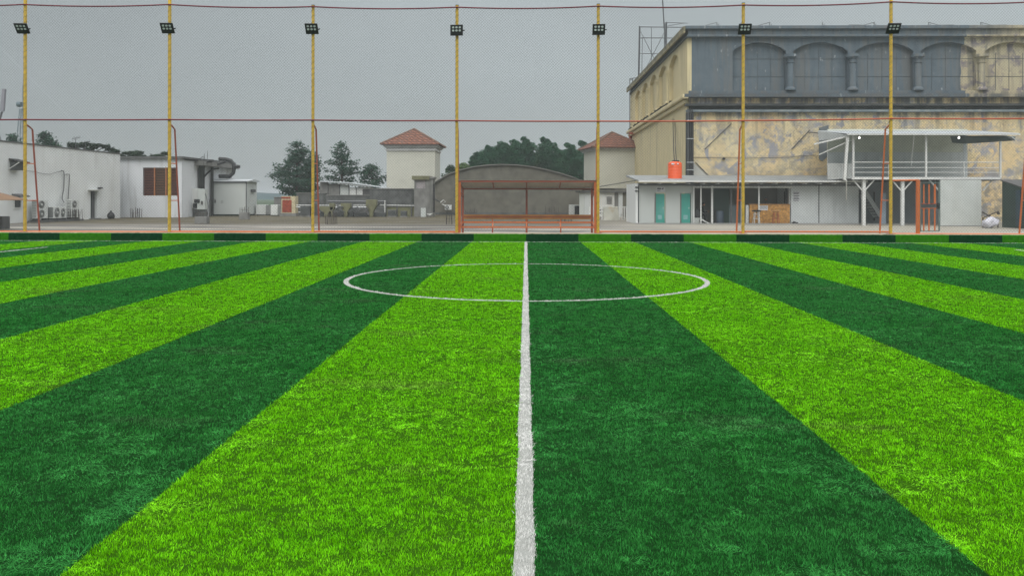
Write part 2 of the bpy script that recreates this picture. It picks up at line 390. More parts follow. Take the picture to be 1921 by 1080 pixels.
# ---- turf blades : one uncountable mass
def turf():
    y0,y1=3.0,29.72; Nn=2300000; e_=1.62
    # density ~ Y^-e per m2 over a widening strip
    yy=np.linspace(y0,y1,4000); half=.70*yy+1.6; pdf=(half*yy**-e_); cdf=np.cumsum(pdf); cdf/=cdf[-1]
    Y=np.interp(rng.random(Nn),cdf,yy); X=(rng.random(Nn)*2-1)*(.70*Y+1.6)
    ok=np.abs(X)<23.8; X=X[ok];Y=Y[ok]; n=len(X)
    # bare, worn spots where fewer blades stand
    def field(X,Y,s,seed):
        r=np.random.default_rng(seed); G=r.random((96,96)); u=(X/s)%96; v=(Y/s)%96; i=u.astype(int); j=v.astype(int); fu=u-i; fv=v-j
        fu=fu*fu*(3-2*fu); fv=fv*fv*(3-2*fv)
        return (G[i%96,j%96]*(1-fu)*(1-fv)+G[(i+1)%96,j%96]*fu*(1-fv)+G[i%96,(j+1)%96]*(1-fu)*fv+G[(i+1)%96,(j+1)%96]*fu*fv)
    den=field(X,Y,.028,21)*.40+field(X,Y,.06,1)*.38+field(X,Y,.20,12)*.12+field(X,Y,.7,2)*.10
    keep=rng.random(n)<np.clip((den-.27)*4.4,.16,1); X=X[keep];Y=Y[keep]; n=len(X)
    lod=(Y/3.4)**.80
    wd=.00115*lod*rng.uniform(.7,1.3,n); hh=.019*rng.uniform(.5,1.3,n)*(.72+.56*field(X,Y,.07,5))
    flat=np.clip((field(X,Y,.38,9)*.5+field(X,Y,.12,10)*.5-.60)*6,0,1)
    ang=2*np.pi*field(X,Y,.5,3)+2*np.pi*field(X,Y,.09,4)+rng.normal(0,1.5,n)
    lean=rng.uniform(.05,.70,n)+flat*1.3
    lx=np.cos(ang)*lean*hh; ly=np.sin(ang)*lean*hh; hz=hh*np.clip(1-.28*lean,.25,1)
    a=rng.random(n)*np.pi; dx=np.cos(a)*wd; dy=np.sin(a)*wd
    V=np.empty((n,5,3),np.float32)
    V[:,0]=np.stack([X-dx,Y-dy,np.full(n,.0)],1); V[:,1]=np.stack([X+dx,Y+dy,np.full(n,.0)],1)
    V[:,2]=np.stack([X-dx*.85+lx*.35,Y-dy*.85+ly*.35,hz*.6],1); V[:,3]=np.stack([X+dx*.85+lx*.35,Y+dy*.85+ly*.35,hz*.6],1)
    V[:,4]=np.stack([X+lx,Y+ly,hz],1)
    me=bpy.data.meshes.new('turf_grass'); me.vertices.add(n*5); me.vertices.foreach_set('co',V.ravel())
    base=(np.arange(n)*5)[:,None]
    li=np.concatenate([base+np.array([0,1,3,2]),base+np.array([2,3,4])],1).ravel().astype(np.int32)
    me.loops.add(n*7); me.loops.foreach_set('vertex_index',li)
    me.polygons.add(n*2); ls=np.empty((n,2),np.int32); ls[:,0]=np.arange(n)*7; ls[:,1]=np.arange(n)*7+4
    me.polygons.foreach_set('loop_start',ls.ravel())
    me.update(calc_edges=True)
    at=me.attributes.new('v','FLOAT','POINT'); tuft=np.clip((field(X,Y,.022,31)*.6+field(X,Y,.05,32)*.4-.5)*1.9+.5,0,1); vv=np.clip(rng.random(n)*.55+.35*tuft+.15*flat,0,1)
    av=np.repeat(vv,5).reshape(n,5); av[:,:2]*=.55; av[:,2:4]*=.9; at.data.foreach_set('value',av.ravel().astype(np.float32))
    ar=me.attributes.new('root','FLOAT_VECTOR','POINT'); ar.data.foreach_set('vector',np.repeat(np.stack([X+rng.normal(0,.005,n),Y,np.zeros(n)],1),5,axis=0).astype(np.float32).ravel())
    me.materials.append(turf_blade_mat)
    o=bpy.data.objects.new('turf_grass',me); COL.objects.link(o)
    tag(o,'striped light and dark green artificial grass with white pitch lines','grass',None,'stuff')
turf()

# ------------------------------------------------------------------ FENCE LINE
FY=30.1
pole_px=[47,318,587,857,1122,1394,1671,1941]
top_py=[-8,-2,11,11,9,7,-6,-4]
rope_py=[10,10,14,15,13,11,5,5]
mid_py=[225,225,226,227,228,227,223,223]
pole_x=[PX(p,FY,300) for p in pole_px]
pole_top=[PZ(t,FY,p) for t,p in zip(top_py,pole_px)]
pos_words=['at the far left end of the fence','left of the louvred window building','in front of the pines','at the left end of the orange bench shelter',
 'at the right end of the orange bench shelter','in front of the open snack counter','left of the open orange gate','just outside the right edge, beside the dark green shed']
def pole(i):
    x=pole_x[i]; zt=pole_top[i]; ztr=8.82
    t=thing('floodlight_pole','tall yellow steel pole %s'%pos_words[i],'pole',(x,FY,.3),'yellow floodlight poles along the net fence')
    MB().tube([(x,FY,.0),(x,FY,zt)],.060 if i not in (2,3,4) else .056,12).build('post',yellow,t,smooth=True)
    nt_=38*8; MB().tube([(x+.066*math.cos(2*math.pi*k/8),FY+.066*math.sin(2*math.pi*k/8),.42+(ztr-.5)*k/nt_) for k in range(nt_+1)],.006,4).build('lacing',lace_mat,t)
    MB().tube([(x,FY,zt),(x,FY,zt+.02)],.068,12).build('cap',dull_metal,t)
    # base flange
    MB().box(x-.13,x+.13,FY-.12,FY+.12,.306,.322).build('base_plate',rust_red,t)
    # backward brace
    zk=PZ(243,FY+.45,pole_px[i]); b=MB().tube([(x,FY+.04,PZ(233,FY,pole_px[i])),(x,FY+.22,PZ(237,FY+.2,pole_px[i])),(x,FY+.45,zk),(x,FY+.95,.0)],.034,8).build('brace',orange if i>4 else rust_red if i<4 else orange,t,smooth=True)
    for py in (307,376):
        z=PZ(py,FY+.4,pole_px[i]); f=(zk-z)/(zk-0); yb=FY+.45+.5*f
        MB().tube([(x,FY+.05,z),(x,yb,z)],.020,6).build('rung',orange,b,smooth=True)
    # floodlight
    if i<7:
        zc=PZ(54.5,FY-.3,pole_px[i]) + [.04,.06,.02,-.06,-.02,0,.04][i]*.6
        tilt=rad([33,30,28,14,16,24,33][i]); W,Hh,D=.235,.20,.05
        yawf=rad([4,3,2,-4,-3,-3,-4][i])
        u=Vector((math.cos(yawf),math.sin(yawf),0)); v=Vector((-math.sin(tilt)*-math.sin(yawf)*-1,-math.sin(tilt),math.cos(tilt))); v.normalize(); nrm=u.cross(v).normalized()
        if nrm.y>0: nrm=-nrm
        c=Vector((x,FY-.22,zc))
        pr=MB(); pr.prism([c-u*W-v*Hh,c+u*W-v*Hh,c+u*W+v*Hh,c-u*W+v*Hh],-nrm*D)
        for k in range(6):
            uu=-W+W*2*(k+.5)/6; pr.prism([c+u*(uu-.006)-v*Hh*.8-nrm*D,c+u*(uu+.006)-v*Hh*.8-nrm*D,c+u*(uu+.006)+v*Hh*.8-nrm*D,c+u*(uu-.006)+v*Hh*.8-nrm*D],-nrm*.03)
        fl=pr.build('floodlight',black,t)
        for r in range(2):
            for q in range(3):
                cc=c+u*((q-1)*.125)+v*(.045+(0.5-r)*.115)+nrm*.004
                MB().prism([cc+(u*math.cos(a)+v*math.sin(a)*.85)*.045 for a in np.linspace(0,2*math.pi,11)[:-1]],nrm*.012).build('lens',lens,fl)
        MB().tube([(x+.30,FY-.17,zc+.01),(x+.22,FY-.14,zc),(x,FY-.14,zc),(x,FY-.02,zc)],.022,6).build('bracket',black,fl)
for i in range(8): pole(i)

# net, ropes and rails
def net():
    xa,xb=-21.5,23.0; z0,z1=.37,8.78; s=.11
    t=thing('safety_net','tall fine grey diamond mesh net hung along the yellow poles','net',(0,FY-.07,.3))
    mb=MB(); r=.0021
    def ztop(x):  # follow the sagging rope
        for i in range(len(pole_x)-1):
            if pole_x[i]<=x<=pole_x[i+1]:
                u=(x-pole_x[i])/(pole_x[i+1]-pole_x[i]); za=PZ(rope_py[i],FY,pole_px[i]); zb=PZ(rope_py[i+1],FY,pole_px[i+1])
                return za+(zb-za)*u-.07*4*u*(1-u)
        return PZ(rope_py[0 if x<0 else -1],FY,pole_px[0 if x<0 else -1])
    vs=[];fs=[]
    Yn=FY-.075; hgt=z1-z0
    k=0; n=int((xb-xa+hgt)/s)+1
    for sgn in (1,-1):
        for k in range(n):
            x_b=(xa-hgt+k*s) if sgn>0 else (xa+k*s)
            # strand from (x_b,z0) going up with slope 1
            pts=[]
            xs=x_b; zs=z0; xe=x_b+sgn*hgt; ze=z1
            # clip to [xa,xb]
            def clip(x0_,za_,x1_,zb_):
                t0,t1=0.,1.; d=x1_-x0_
                for lim,side in ((xa,1),(xb,-1)):
                    a=(lim-x0_)/d
                    if side*d>0: t0=max(t0,a)
                    else: t1=min(t1,a)
                return t0,t1
            t0,t1=clip(xs,zs,xe,ze)
            if t1-t0<.01: continue
            ax,az_=xs+(xe-xs)*t0,zs+(ze-zs)*t0; bx,bz=xs+(xe-xs)*t1,zs+(ze-zs)*t1
            if bz>=z1-.01: bz=ztop(bx)-.005
            seg=10
            ring=[]
            for j in range(seg+1):
                f=j/seg; X=ax+(bx-ax)*f; Z=az_+(bz-az_)*f
                bow=.025*math.sin(X*1.1)*math.sin((Z-z0)/hgt*math.pi)
                wx=.012*math.sin(Z*2.3+X*.9)
                ring.append((X+wx,Yn+bow+.004*sgn,Z))
            b=len(vs)
            for (X,Y_,Z) in ring: vs+=[(X-r*sgn,Y_-r*.3,Z+r),(X+r*sgn,Y_-r*.3,Z-r),(X,Y_+r*1.3,Z)]
            for j in range(seg):
                for q in range(3): fs.append((b+j*3+q,b+j*3+(q+1)%3,b+j*3+3+(q+1)%3,b+j*3+3+q))
    mb.add(vs,fs).build('mesh_panel',net_mat,t)
    def rope(name,pys,sag,r,mat,Y,seg=10,ext=True):
        pts=[]; xs=list(pole_x); zz=[PZ(a,FY,p) for a,p in zip(pys,pole_px)]
        xs=[xs[0]-6.3]+xs+[xs[-1]+3]; zz=[zz[0]]+zz+[zz[-1]]
        for i in range(len(xs)-1):
            for j in range(seg):
                u=j/seg; pts.append((xs[i]+(xs[i+1]-xs[i])*u,Y,zz[i]+(zz[i+1]-zz[i])*u-sag*4*u*(1-u)))
        pts.append((xs[-1],Y,zz[-1]))
        MB().tube(pts,r,8).build(name,mat,t,smooth=True)
    rope('top_rope',rope_py,.07,.026,crimson,FY-.085)
    rope('middle_rail',mid_py,.012,.028,mid_rail,FY-.095)
    return rope
net()
# bottom rails : one per bay, shelter bay has none
for i in range(-1,8):
    if i==3: continue
    xa = pole_x[i]+.06 if i>=0 else pole_x[0]-6.4; xb = (pole_x[i+1]-.06) if i<7 else pole_x[7]+5
    if i==-1: xb=pole_x[0]-.06
    pxm=pole_px[max(i,0)]
    z=PZ(434.3,FY,max(40,pxm)) if i<6 else PZ(438.6,FY,1680)
    lab=['at the far left of the fence','between the two leftmost yellow poles','in front of the louvred window building','in front of the pines and grey parapets','',
         'in front of the teal toilet doors','in front of the snack counter','under the open orange gate','at the far right beside the dark green shed'][i+1]
    MB().tube([(xa,FY,z),(xb,FY,z)],.032,8).build('bottom_rail',orange,None,smooth=True,label='orange red bottom rail '+lab,cat='rail',group='orange rails along the foot of the net')

# ------------------------------------------------------------------ BENCH SHELTER
def shelter():
    xl,xr=PX(862,30.3),PX(1117,30.3); Yf,Yb=30.35,31.9; xm=PX(988,31)
    t=thing('bench_shelter','long orange steel bench shelter with brown sheet roof between two yellow poles','shelter',((xl+xr)/2,31,.0))
    zf=PZ(340,Yf); zb=PZ(354.5,Yb)
    for x in (xl,xr):
        MB().box(x-.045,x+.045,Yf-.04,Yf+.04,.0,zf-.04).build('upright',orange,t)
        MB().box(x-.04,x+.04,Yb-.04,Yb+.04,.0,zb-.03).build('upright',rust_red,t)
        MB().bar((x,Yf,zf-.35),(x,Yb,zb-.32),.05).build('side_rail',rust_red,t)
        MB().bar((x,Yf+.04,.52),(x,Yb-.04,.66),.05).build('side_rail',orange,t)
    MB().box(xm-.04,xm+.04,Yb-.04,Yb+.04,.0,zb-.03).build('upright',rust_red,t)
    MB().box(xl-.12,xr+.12,Yf-.05,Yf+.03,zf-.04,zf+.03).build('roof_beam',rust_red,t)
    MB().box(xl-.05,xr+.05,Yb-.04,Yb+.04,zb-.03,zb+.03).build('roof_beam',rust_red,t)
    for px in (862,924,988,1052,1117):
        x=PX(px,30.4); MB().bar((x,Yf+.03,zf-.01),(x,Yb-.04,zb-.0),.04).build('rafter',rust_red,t)
    mb=MB(); n=60
    vs=[];fs=[]
    for i in range(n+1):
        x=xl-.1+(xr-xl+.2)*i/n; c=.012*(i%2)
        vs+=[(x,Yf-.08,zf+.035+c),(x,Yb+.1,zb+.04+c)]
    for i in range(n): fs.append((2*i,2*i+2,2*i+3,2*i+1))
    mb.add(vs,fs).build('roof_sheet',polycarb,t,solid=.006)
    ys=Yb-.10
    z=PZ(402.5,ys); MB().box(xl+.03,xr-.03,ys-.02,ys+.01,PZ(411,ys),z).build('backrest',plank,t,bevel=.004)
    MB().box(xl+.03,xr-.03,ys-.05,ys+.02,PZ(406.6,ys)-.015,PZ(406.6,ys)+.015).build('back_rail',rust_red,t)
    MB().box(xl,xr,31.2-.03,31.2+.03,PZ(418.5,31.2),PZ(415.5,31.2)).build('seat_rail',orange,t)
    MB().box(xl,xr,30.62-.03,30.62+.03,PZ(427.5,30.6),PZ(424.6,30.6)).build('seat_rail',orange,t)
    for px in (924,988,1052):
        x=PX(px,30.6); MB().box(x-.025,x+.025,30.6,30.65,0,PZ(427,30.6)).build('leg',rust_red,t)
        MB().bar((x,30.65,PZ(426,30.6)),(x,31.2,PZ(417,31.2)),.04).build('cross_rail',orange,t)
        x=PX(px,ys); MB().box(x-.02,x+.02,ys+.012,ys+.05,0,PZ(402,ys)).build('back_post',orange,t)
shelter()

# ------------------------------------------------------------------ ORANGE GATE
def gate():
    Y=30.15; x0=PX(1722,Y); t=thing('orange_gate','orange barred steel gate standing ajar beside its thick orange post','gate',(x0,Y,0))
    zt=PZ(337,Y,1722)
    MB().tube([(x0,Y,.0),(x0,Y,zt)],.075,12).build('gate_post',orange,t,smooth=True)
    MB().tube([(pole_x[6]+.06,Y,zt-.04),(x0,Y,zt-.02)],.035,8).build('top_bar',orange,t,smooth=True)
    a=Vector((x0+.1,Y,0)); b=Vector((PX(1762,Y+.25),Y+.25,0)); d=(b-a)
    def at(f,z): p=a+d*f; return (p.x,p.y,z)
    zb=PZ(433.5,Y,1740); z2=PZ(342,Y,1740)
    leaf=MB().bar(at(0,zb),at(1,zb),.03).bar(at(0,z2),at(1,z2),.03).bar(at(1,zb),at(1,z2),.045).bar(at(0,zb),at(0,z2),.03).build('gate_leaf',pole_teal,t)
    for f in (.17,.45,.76):
        MB().bar(at(f,zb),at(f,PZ(390,Y)),.05,.02).build('bar',orange,leaf)
        MB().bar(at(f,PZ(380,Y)),at(f,PZ(345,Y)),.045 if f<.7 else .07,.02).build('bar',orange,leaf)
    for py in (381,389.5): MB().bar(at(0,PZ(py,Y)),at(1,PZ(py,Y)),.03).build('crossbar',orange if py>385 else rust_red,leaf)
    c=Vector(at(.93,PZ(385,Y))); MB().box(c.x-.06,c.x+.05,c.y-.04,c.y+.02,c.z-.11,c.z+.11).build('lock_box',black,leaf,bevel=.01)
gate()

# ------------------------------------------------------------------ LEFT WHITE BUILDINGS
XA=-31.9
def YA(px): 
    u=(px-CX)/F; # intersection with plane X=XA
    k=(-math.sin(YAW)+u*math.cos(YAW))/(math.cos(YAW)+u*math.sin(YAW)); return XA/k
def buildA():
    t=thing('white_building','long plain white rendered building with a narrow dark doorway at far left','building',(XA-5,53,0))
    Ye=YA(225.5); zt=PZ(289.5,Ye,225)
    # wall with door opening: pieces butt together
    yd0,yd1=YA(170),YA(181.5); zd=PZ(359,YA(176),176)
    mb=MB(); mb.box(XA-.3,XA,40,yd0,0,zt); mb.box(XA-.3,XA,yd1,Ye,0,zt); mb.box(XA-.3,XA,yd0,yd1,zd,zt)
    mb.box(XA-14,XA-.3,Ye-.3,Ye,0,zt)
    mb.box(XA-14,XA-.3,40,Ye-.3,zt-.3,zt-.02)
    mb.build('wall',white_wall,t)
    MB().box(XA-14.1,XA+.06,40,Ye+.06,zt,zt+.07).build('coping',concrete_dark,t)
    d=MB().box(XA-.25,XA-.20,yd0,yd1,.05,zd).build('door',green_dark,t)
    MB().box(XA-.195,XA-.15,yd0+.45,yd1-.02,.05,zd-.05).build('door_curtain',dark_grey,d)
    MB().box(XA,XA+.5,yd0-.35,yd1+.25,zd+.06,zd+.13).build('door_canopy',white_paint,t)
    MB().box(XA,XA+.25,yd0-.2,yd1+.2,.0,.08).build('door_step',concrete,t)
    MB().box(XA,XA+.18,YA(183),YA(189),zd+.02+.18,zd+.30).build('wall_lamp',black,t)
    # small window with hood
    y0,y1=YA(24),YA(39)
    win=MB().box(XA,XA+.05,y0,y1,PZ(392,y0,30),PZ(371,y0,30)).build('window',white_paint,t)
    MB().box(XA+.05,XA+.07,y0+.12,y1-.12,PZ(389,y0,30),PZ(374,y0,30)).build('pane',glass,win)
    MB().prism([(XA,y0-.1,PZ(365,y0)),(XA+.55,y0-.1,PZ(369,y0)),(XA+.55,y0-.1,PZ(371,y0)),(XA,y0-.1,PZ(368,y0))],(0,y1-y0+.2,0)).build('window_hood',dark_grey,t)
    # pipes clipped to wall
    pa=[(XA+.05,YA(113),PZ(320,YA(113),113)),(XA+.12,YA(116),PZ(321,YA(116),116)),(XA+.12,YA(117),PZ(328,YA(117),117)),(XA+.12,YA(116.5),PZ(352,YA(116),116)),(XA+.12,YA(113),PZ(372,YA(113),113)),(XA+.3,YA(112),PZ(380,YA(112),112))]
    MB().tube(pa,.032,6).build('pipe',dull_metal,t,smooth=True)
    pb=[(XA+.05,YA(122),PZ(327,YA(122),122)),(XA+.12,YA(127),PZ(327,YA(127),127)),(XA+.12,YA(127),PZ(335,YA(127),127)),(XA+.12,YA(125.5),PZ(360,YA(125),125)),(XA+.12,YA(124),PZ(379,YA(124),124))]
    MB().tube(pb,.028,6).build('pipe',dull_metal,t,smooth=True)
    ca=[(XA+.08,YA(px),PZ(py,YA(px),px)) for px,py in ((33,317),(45,320),(60,322),(78,326),(92,327),(104,323),(114,321))]
    MB().tube(ca,.013,5).build('cable',black,t,smooth=True)
    # hooded outdoor unit high on the wall
    y0,y1=YA(16),YA(34); z=PZ(300,y0,22)
    h=thing('wall_condenser','condenser under a small dark hood high on the white wall','air conditioner',(XA,y0,z-.7))
    MB().box(XA+.02,XA+.45,y0+.1,y1-.1,z-.62,z-.12).build('casing',ac_dark,h,bevel=.02)
    MB().prism([(XA,y0,z+.1),(XA+.75,y0,z-.10),(XA+.75,y0,z-.16),(XA,y0,z+.02)],(0,y1-y0,0)).build('hood',black,h)
    MB().bar((XA,y1+.05,z-.6),(XA+.7,y1+.05,z-.15),.04).bar((XA,y0-.05,z-.6),(XA+.7,y0-.05,z-.15),.04).build('bracket',white_paint,h)
buildA()

def ac_unit(name,label,group,fans=2,w=.95,d=.36,h=1.32):
    """outdoor unit, fans facing local -Y, origin on the ground"""
    t=thing(name,label,'air conditioner',(0,0,0),group)
    MB().box(-w/2,w/2,-d/2,d/2,.12,h).build('casing',ac_white,t,bevel=.02)
    MB().box(-w/2+.05,-w/2+.12,-d/2,d/2,0,.12).build('foot',ac_dark,t); MB().box(w/2-.12,w/2-.05,-d/2,d/2,0,.12).build('foot',ac_dark,t)
    for k in range(fans):
        z=.12+(h-.12)*(k+.5)/fans; r=min(w*.34,(h-.12)/fans*.42)
        g=MB().prism([(-.10+r*math.cos(a),-d/2-.004,z+r*math.sin(a)) for a in np.linspace(0,2*math.pi,19)[:-1]],(0,-.015,0)).build('fan_grille',ac_dark,t)
        mb=MB()
        for q in range(1,4): 
            rr=r*q/3.4; mb.tube([(-.10+rr*math.cos(a),-d/2-.025,z+rr*math.sin(a)) for a in np.linspace(0,2*math.pi,17)],.006,4)
        mb.prism([(-.10+r*.25*math.cos(a),-d/2-.02,z+r*.25*math.sin(a)) for a in np.linspace(0,2*math.pi,11)[:-1]],(0,-.02,0)).build('hub',ac_white,g)
    mb=MB()
    for k in range(11): z=.2+(h-.3)*k/10; mb.box(-w/2-.012,-w/2+.0,-d/2+.04,d/2-.04,z,z+.035)
    mb.build('side_louvre',ac_dark,t)
    return t
G_AC='air conditioner units along the foot of the white building'
acb=ac_unit('outdoor_unit','tall white two fan condenser by the leftmost yellow pole',G_AC)
place(acb,(XA+.45,YA(62)+.0,.12),rad(90),sc=(1.25,1,1))
c=copy_tree(acb); place(c,(XA+.75,YA(113)+.2,.12),rad(90),label='tall white two fan condenser under the wall pipes, with dark louvred side',sc=(1,1.0,1))
ac1=ac_unit('outdoor_unit','low white condenser with dark louvred side, left one of the low pair',G_AC,1,.9,.4,.9)
place(ac1,(XA+.55,YA(84),.1),rad(90),sc=(.9,1.6,1))
c=copy_tree(ac1); place(c,(XA+.55,YA(97),.1),rad(90),label='low white condenser with grey slatted side, right one of the low pair',sc=(.8,1.3,.95))
for i,(a,b,dx,l) in enumerate(((48,76,.1,'under the leftmost two fan condenser'),(78,128,.1,'under the row of three condensers'))):
    MB().box(XA+.12,XA+1.1,YA(a),YA(b),0,.115).build('unit_plinth',dark_grey,label='low dark concrete plinth '+l,cat='plinth',group='plinths under the condensers')

def rebar(px,py_b,py_t,n,wpx,name_label,stub=False):
    Y=2445/(py_b-(px-CX)*ROLL-HY); x=PX(px,Y); w=(wpx/1500)*Y; top=PZ(py_t,Y,px)
    t=thing('starter_bars',name_label,'rebar',(x,Y,0),'column starter bars sticking out of the terrace')
    zb=.0
    if stub:
        zb=top*.55; MB().box(x-w/2-.05,x+w/2+.05,Y-.15,Y+.35,0,zb).build('stub',concrete,t,bevel=.02)
    mb=MB()
    for i in range(n):
        xx=x-w/2+w*i/(n-1)+random.uniform(-.03,.03)
        for dy in (-.05,.28):
            if dy>0 and i%2: continue
            mb.tube([(xx,Y+dy,0),(xx+random.uniform(-.04,.04),Y+dy,top*random.uniform(.82,1.05))],.021,5)
    mb.tube([(x-w/2,Y-.06,zb+(top-zb)*.5),(x+w/2,Y-.06,zb+(top-zb)*.5)],.009,4)
    mb.build('bars',rebar_mat,t)
rebar(141,415,393,7,20,'rusty vertical bars before the white wall, between condensers and narrow doorway')
rebar(254,409,390,7,17,'rusty vertical bars before the louvred window building')
rebar(378,420,396,5,20,'grey concrete stub with bars before the electrical cabinets',True)
rebar(458,412,388,4,14,'short dark stub with bars before the white cabin',True)
rebar(622,421,398,6,20,'bars rising from a stub before the grey parapets, just right of an orange brace',False)
rebar(842,421,401,3,10,'three thin bars just left of the bench shelter')
rebar(884,408,391,6,22,'thin bars before the vaulted hall, seen above the left of the bench')
rebar(1036,405,387,7,24,'thin bars before the vaulted hall, seen above the right of the bench')
rebar(1060,417,400,5,24,'thin bars behind the bench back, left of the fenced units')
# dark gas bag by door
Yv=YA(191); 
MB().lathe([(.05,0),(.22,.02),(.27,.16),(.25,.32),(.17,.45),(.06,.52),(.08,.60),(.02,.62)],(XA+.7,Yv,0),14).build('rubbish_bag',black,smooth=True,label='black tied rubbish bag standing beside the narrow dark doorway',cat='bag')

def buildB():
    Y=64.0; x0=PX(226,Y)-2; x1=PX(341,Y); zt=PZ(297.5,Y,280); Yb=75.
    t=thing('louvred_building','white building with a wide reddish louvred window and stained concrete roof edge','building',((x0+x1)/2,Y,0))
    wx0,wx1=PX(268,Y),PX(333,Y); wz0,wz1=PZ(367,Y,300),PZ(314.5,Y,300)
    mb=MB(); mb.box(x0,wx0,Y,Y+.3,0,zt); mb.box(wx1,x1,Y,Y+.3,0,zt); mb.box(wx0,wx1,Y,Y+.3,0,wz0); mb.box(wx0,wx1,Y,Y+.3,wz1,zt)
    mb.box(x1-.3,x1,Y+.3,Yb,0,zt-.1); mb.box(x0,x1-.3,Yb-.3,Yb,0,zt-.1)
    mb.build('wall',white_wall_b,t)
    MB().box(x0-.2,x1+.25,Y-.35,Yb+.3,zt,zt+.16).build('roof',concrete_dark,t)
    win=MB().box(wx0,wx1,Y+.2,Y+.28,wz0,wz1).build('window',black,t)
    n=3
    for k in range(n):
        a=wx0+(wx1-wx0)*k/n; b=wx0+(wx1-wx0)*(k+1)/n
        mb=MB()
        for q in range(17):
            z=wz0+(wz1-wz0)*(q+.2)/17; mb.prism([(a+.05,Y+.04,z),(a+.05,Y+.15,z+.06),(a+.05,Y+.165,z+.06),(a+.05,Y+.055,z)],(b-a-.1,0,0))
        mb.build('louvre_panel',louvre_red if k!=1 else louvre_mid,win)
    mb=MB()
    for k in range(n+1):
        a=wx0+(wx1-wx0)*k/n; a=min(max(a,wx0+.05),wx1-.05); mb.box(a-.035,a+.035,Y-.02,Y+.18,wz0,wz1) if 0<k<n else None
    mb.build('window_frame',louvre_orange,win)
    # overhanging stained beam and pipes on the side wall
    MB().box(x1,x1+.7,Y+2.5,Yb,zt-.45,zt-.06).build('roof_beam',concrete,t)
    for px,pt in ((371,312),(375,310),(379,311)):
        Yp=x1/((px-CX)/F)*1.0; Yp=Y*(987-341)/(987-px)
        MB().tube([(x1+.9,Yp+.3,PZ(300,Yp,px)),(x1+.2,Yp,PZ(pt,Yp,px)),(x1+.14,Yp,PZ(pt+5,Yp,px)),(x1+.14,Yp,.3)],.10,8).build('pipe',black_pipe,t,smooth=True)
    Yp=Y*(987-341)/(987-394.)
    MB().tube([(x1+1.4,Yp,PZ(303,Yp,394)),(x1+.2,Yp,PZ(312,Yp,394)),(x1+.2,Yp,0)],.13,8).build('pipe',black_pipe,t,smooth=True)
    MB().tube([P(377,340,Yp-1.5),P(388,326,Yp-1),P(398,318,Yp),P(410,316,Yp+1)],.07,6).build('pipe',black_pipe,t,smooth=True)
    for px,h in ((383,288),(389,283)):
        MB().tube([P(px,300,66),P(px+.5,h,66)],.02,4).build('roof_rod',black,t)
    MB().tube([P(372,300,66),P(380,294,66),P(384,296,66)],.03,5).build('cable',black,t)
buildB()
def duct():
    Y=70.5
    t=thing('roof_duct','thick dark insulated duct bending over above the white cabin','duct',P(425,335,Y))
    pts=[P(411,298,Y),P(424,299,Y),P(433,301.5,Y),P(438,308,Y),P(439,317,Y),P(437.5,325,Y),P(431,331,Y),P(424,332,Y)]
    MB().tube(pts,.17,12).build('bend',black_pipe,t,smooth=True)
    MB().tube([P(437,312,Y),P(450,312.5,Y)],.14,10).build('stub_pipe',black_pipe,t,smooth=True)
    MB().box(P(412,0,Y)[0],P(426,0,Y)[0],Y-.2,Y+.5,P(0,334,Y)[2],P(0,327,Y)[2]).build('support_block',black_pipe,t)
duct()
def ecab():
    Y=66.; x0,x1=PX(360,Y),PX(385,Y)
    t=thing('electrical_cabinet','white electrical cabinet with conduits beside the louvred building corner','cabinet',((x0+x1)/2,Y,0))
    z0,z1=PZ(393,Y,370),PZ(353,Y,370)
    MB().box(x0,x0+.42,Y,Y+.5,z0+.1,z1).build('casing',white_paint,t,bevel=.01)
    MB().box(x0+.47,x1,Y-.1,Y+.5,z0,z1-.05).build('casing',off_white,t,bevel=.01)
    MB().box(x0,x1,Y+.1,Y+.4,0,z0).build('plinth',concrete_dark,t)
    MB().box(x0+.25,x0+.7,Y-.16,Y-.11,z0+.55,z0+.85).box(x0+.15,x0+.45,Y-.16,Y-.01,z0+.12,z0+.5).build('switch_box',black,t)
    MB().box(x1-.3,x1-.15,Y-.16,Y-.105,z0+.4,z0+.7).build('meter',dark_grey,t)
    MB().tube([(x1+.2,Y,.1),(x1+.25,Y,.9),(x1+.12,Y,1.6),(x1-.1,Y,z1-.2)],.03,5).tube([(x1+.35,Y,.1),(x1+.33,Y,1.2),(x1+.45,Y,1.6)],.03,5).build('conduit',dull_metal,t)
ecab()
def cabin():
    Y=70.; x0,x1=PX(395,Y),PX(463,Y); Ys=72.6; z0,z1=PZ(402,Y,430),PZ(339,Y,430)
    t=thing('site_cabin','pale green white cabin on a dark base with shallow gable roof','cabin',((x0+x1)/2,Y,0))
    MB().box(x0,x1,Y,Ys,z0,z1).build('wall',off_white,t)
    MB().box(x0+.1,x1-.1,Y+.15,Ys-.2,0,z0).build('base',green_dark,t)
    xm=Ys
    MB().prism([(x0-.25,Y-.2,z1),(x0-.25,(Y+Ys)/2,z1+.16),(x0-.25,Ys+.2,z1),(x0-.25,Ys+.2,z1-.08),(x0-.25,Y-.2,z1-.08)],(x1-x0+.5,0,0)).build('roof',roof_sheet,t)
    MB().box(x0+.0,x0+.09,Y-.02,Y-.0,z0,z1-.08).box(x1-.09,x1,Y-.02,Y,z0,z1-.08).box(x0+.09,x1-.09,Y-.02,Y,z1-.2,z1-.08).build('trim',dull_metal,t)
    MB().box(x0+.38,x0+.46,Y-.06,Y,z0+1.0,z0+1.3).build('door_handle',black,t)
    MB().box(x0+.92,x0+1.1,Y-.02,Y,z0+1.0,z0+1.06).box(x0+.92,x0+1.1,Y-.02,Y,z0+1.15,z0+1.21).build('vent_slot',dark_grey,t)
    MB().box(x1,x1+.18,71,71.8,z1-1.0,z1-.75).build('side_lamp_box',dull_metal,t)
cabin()
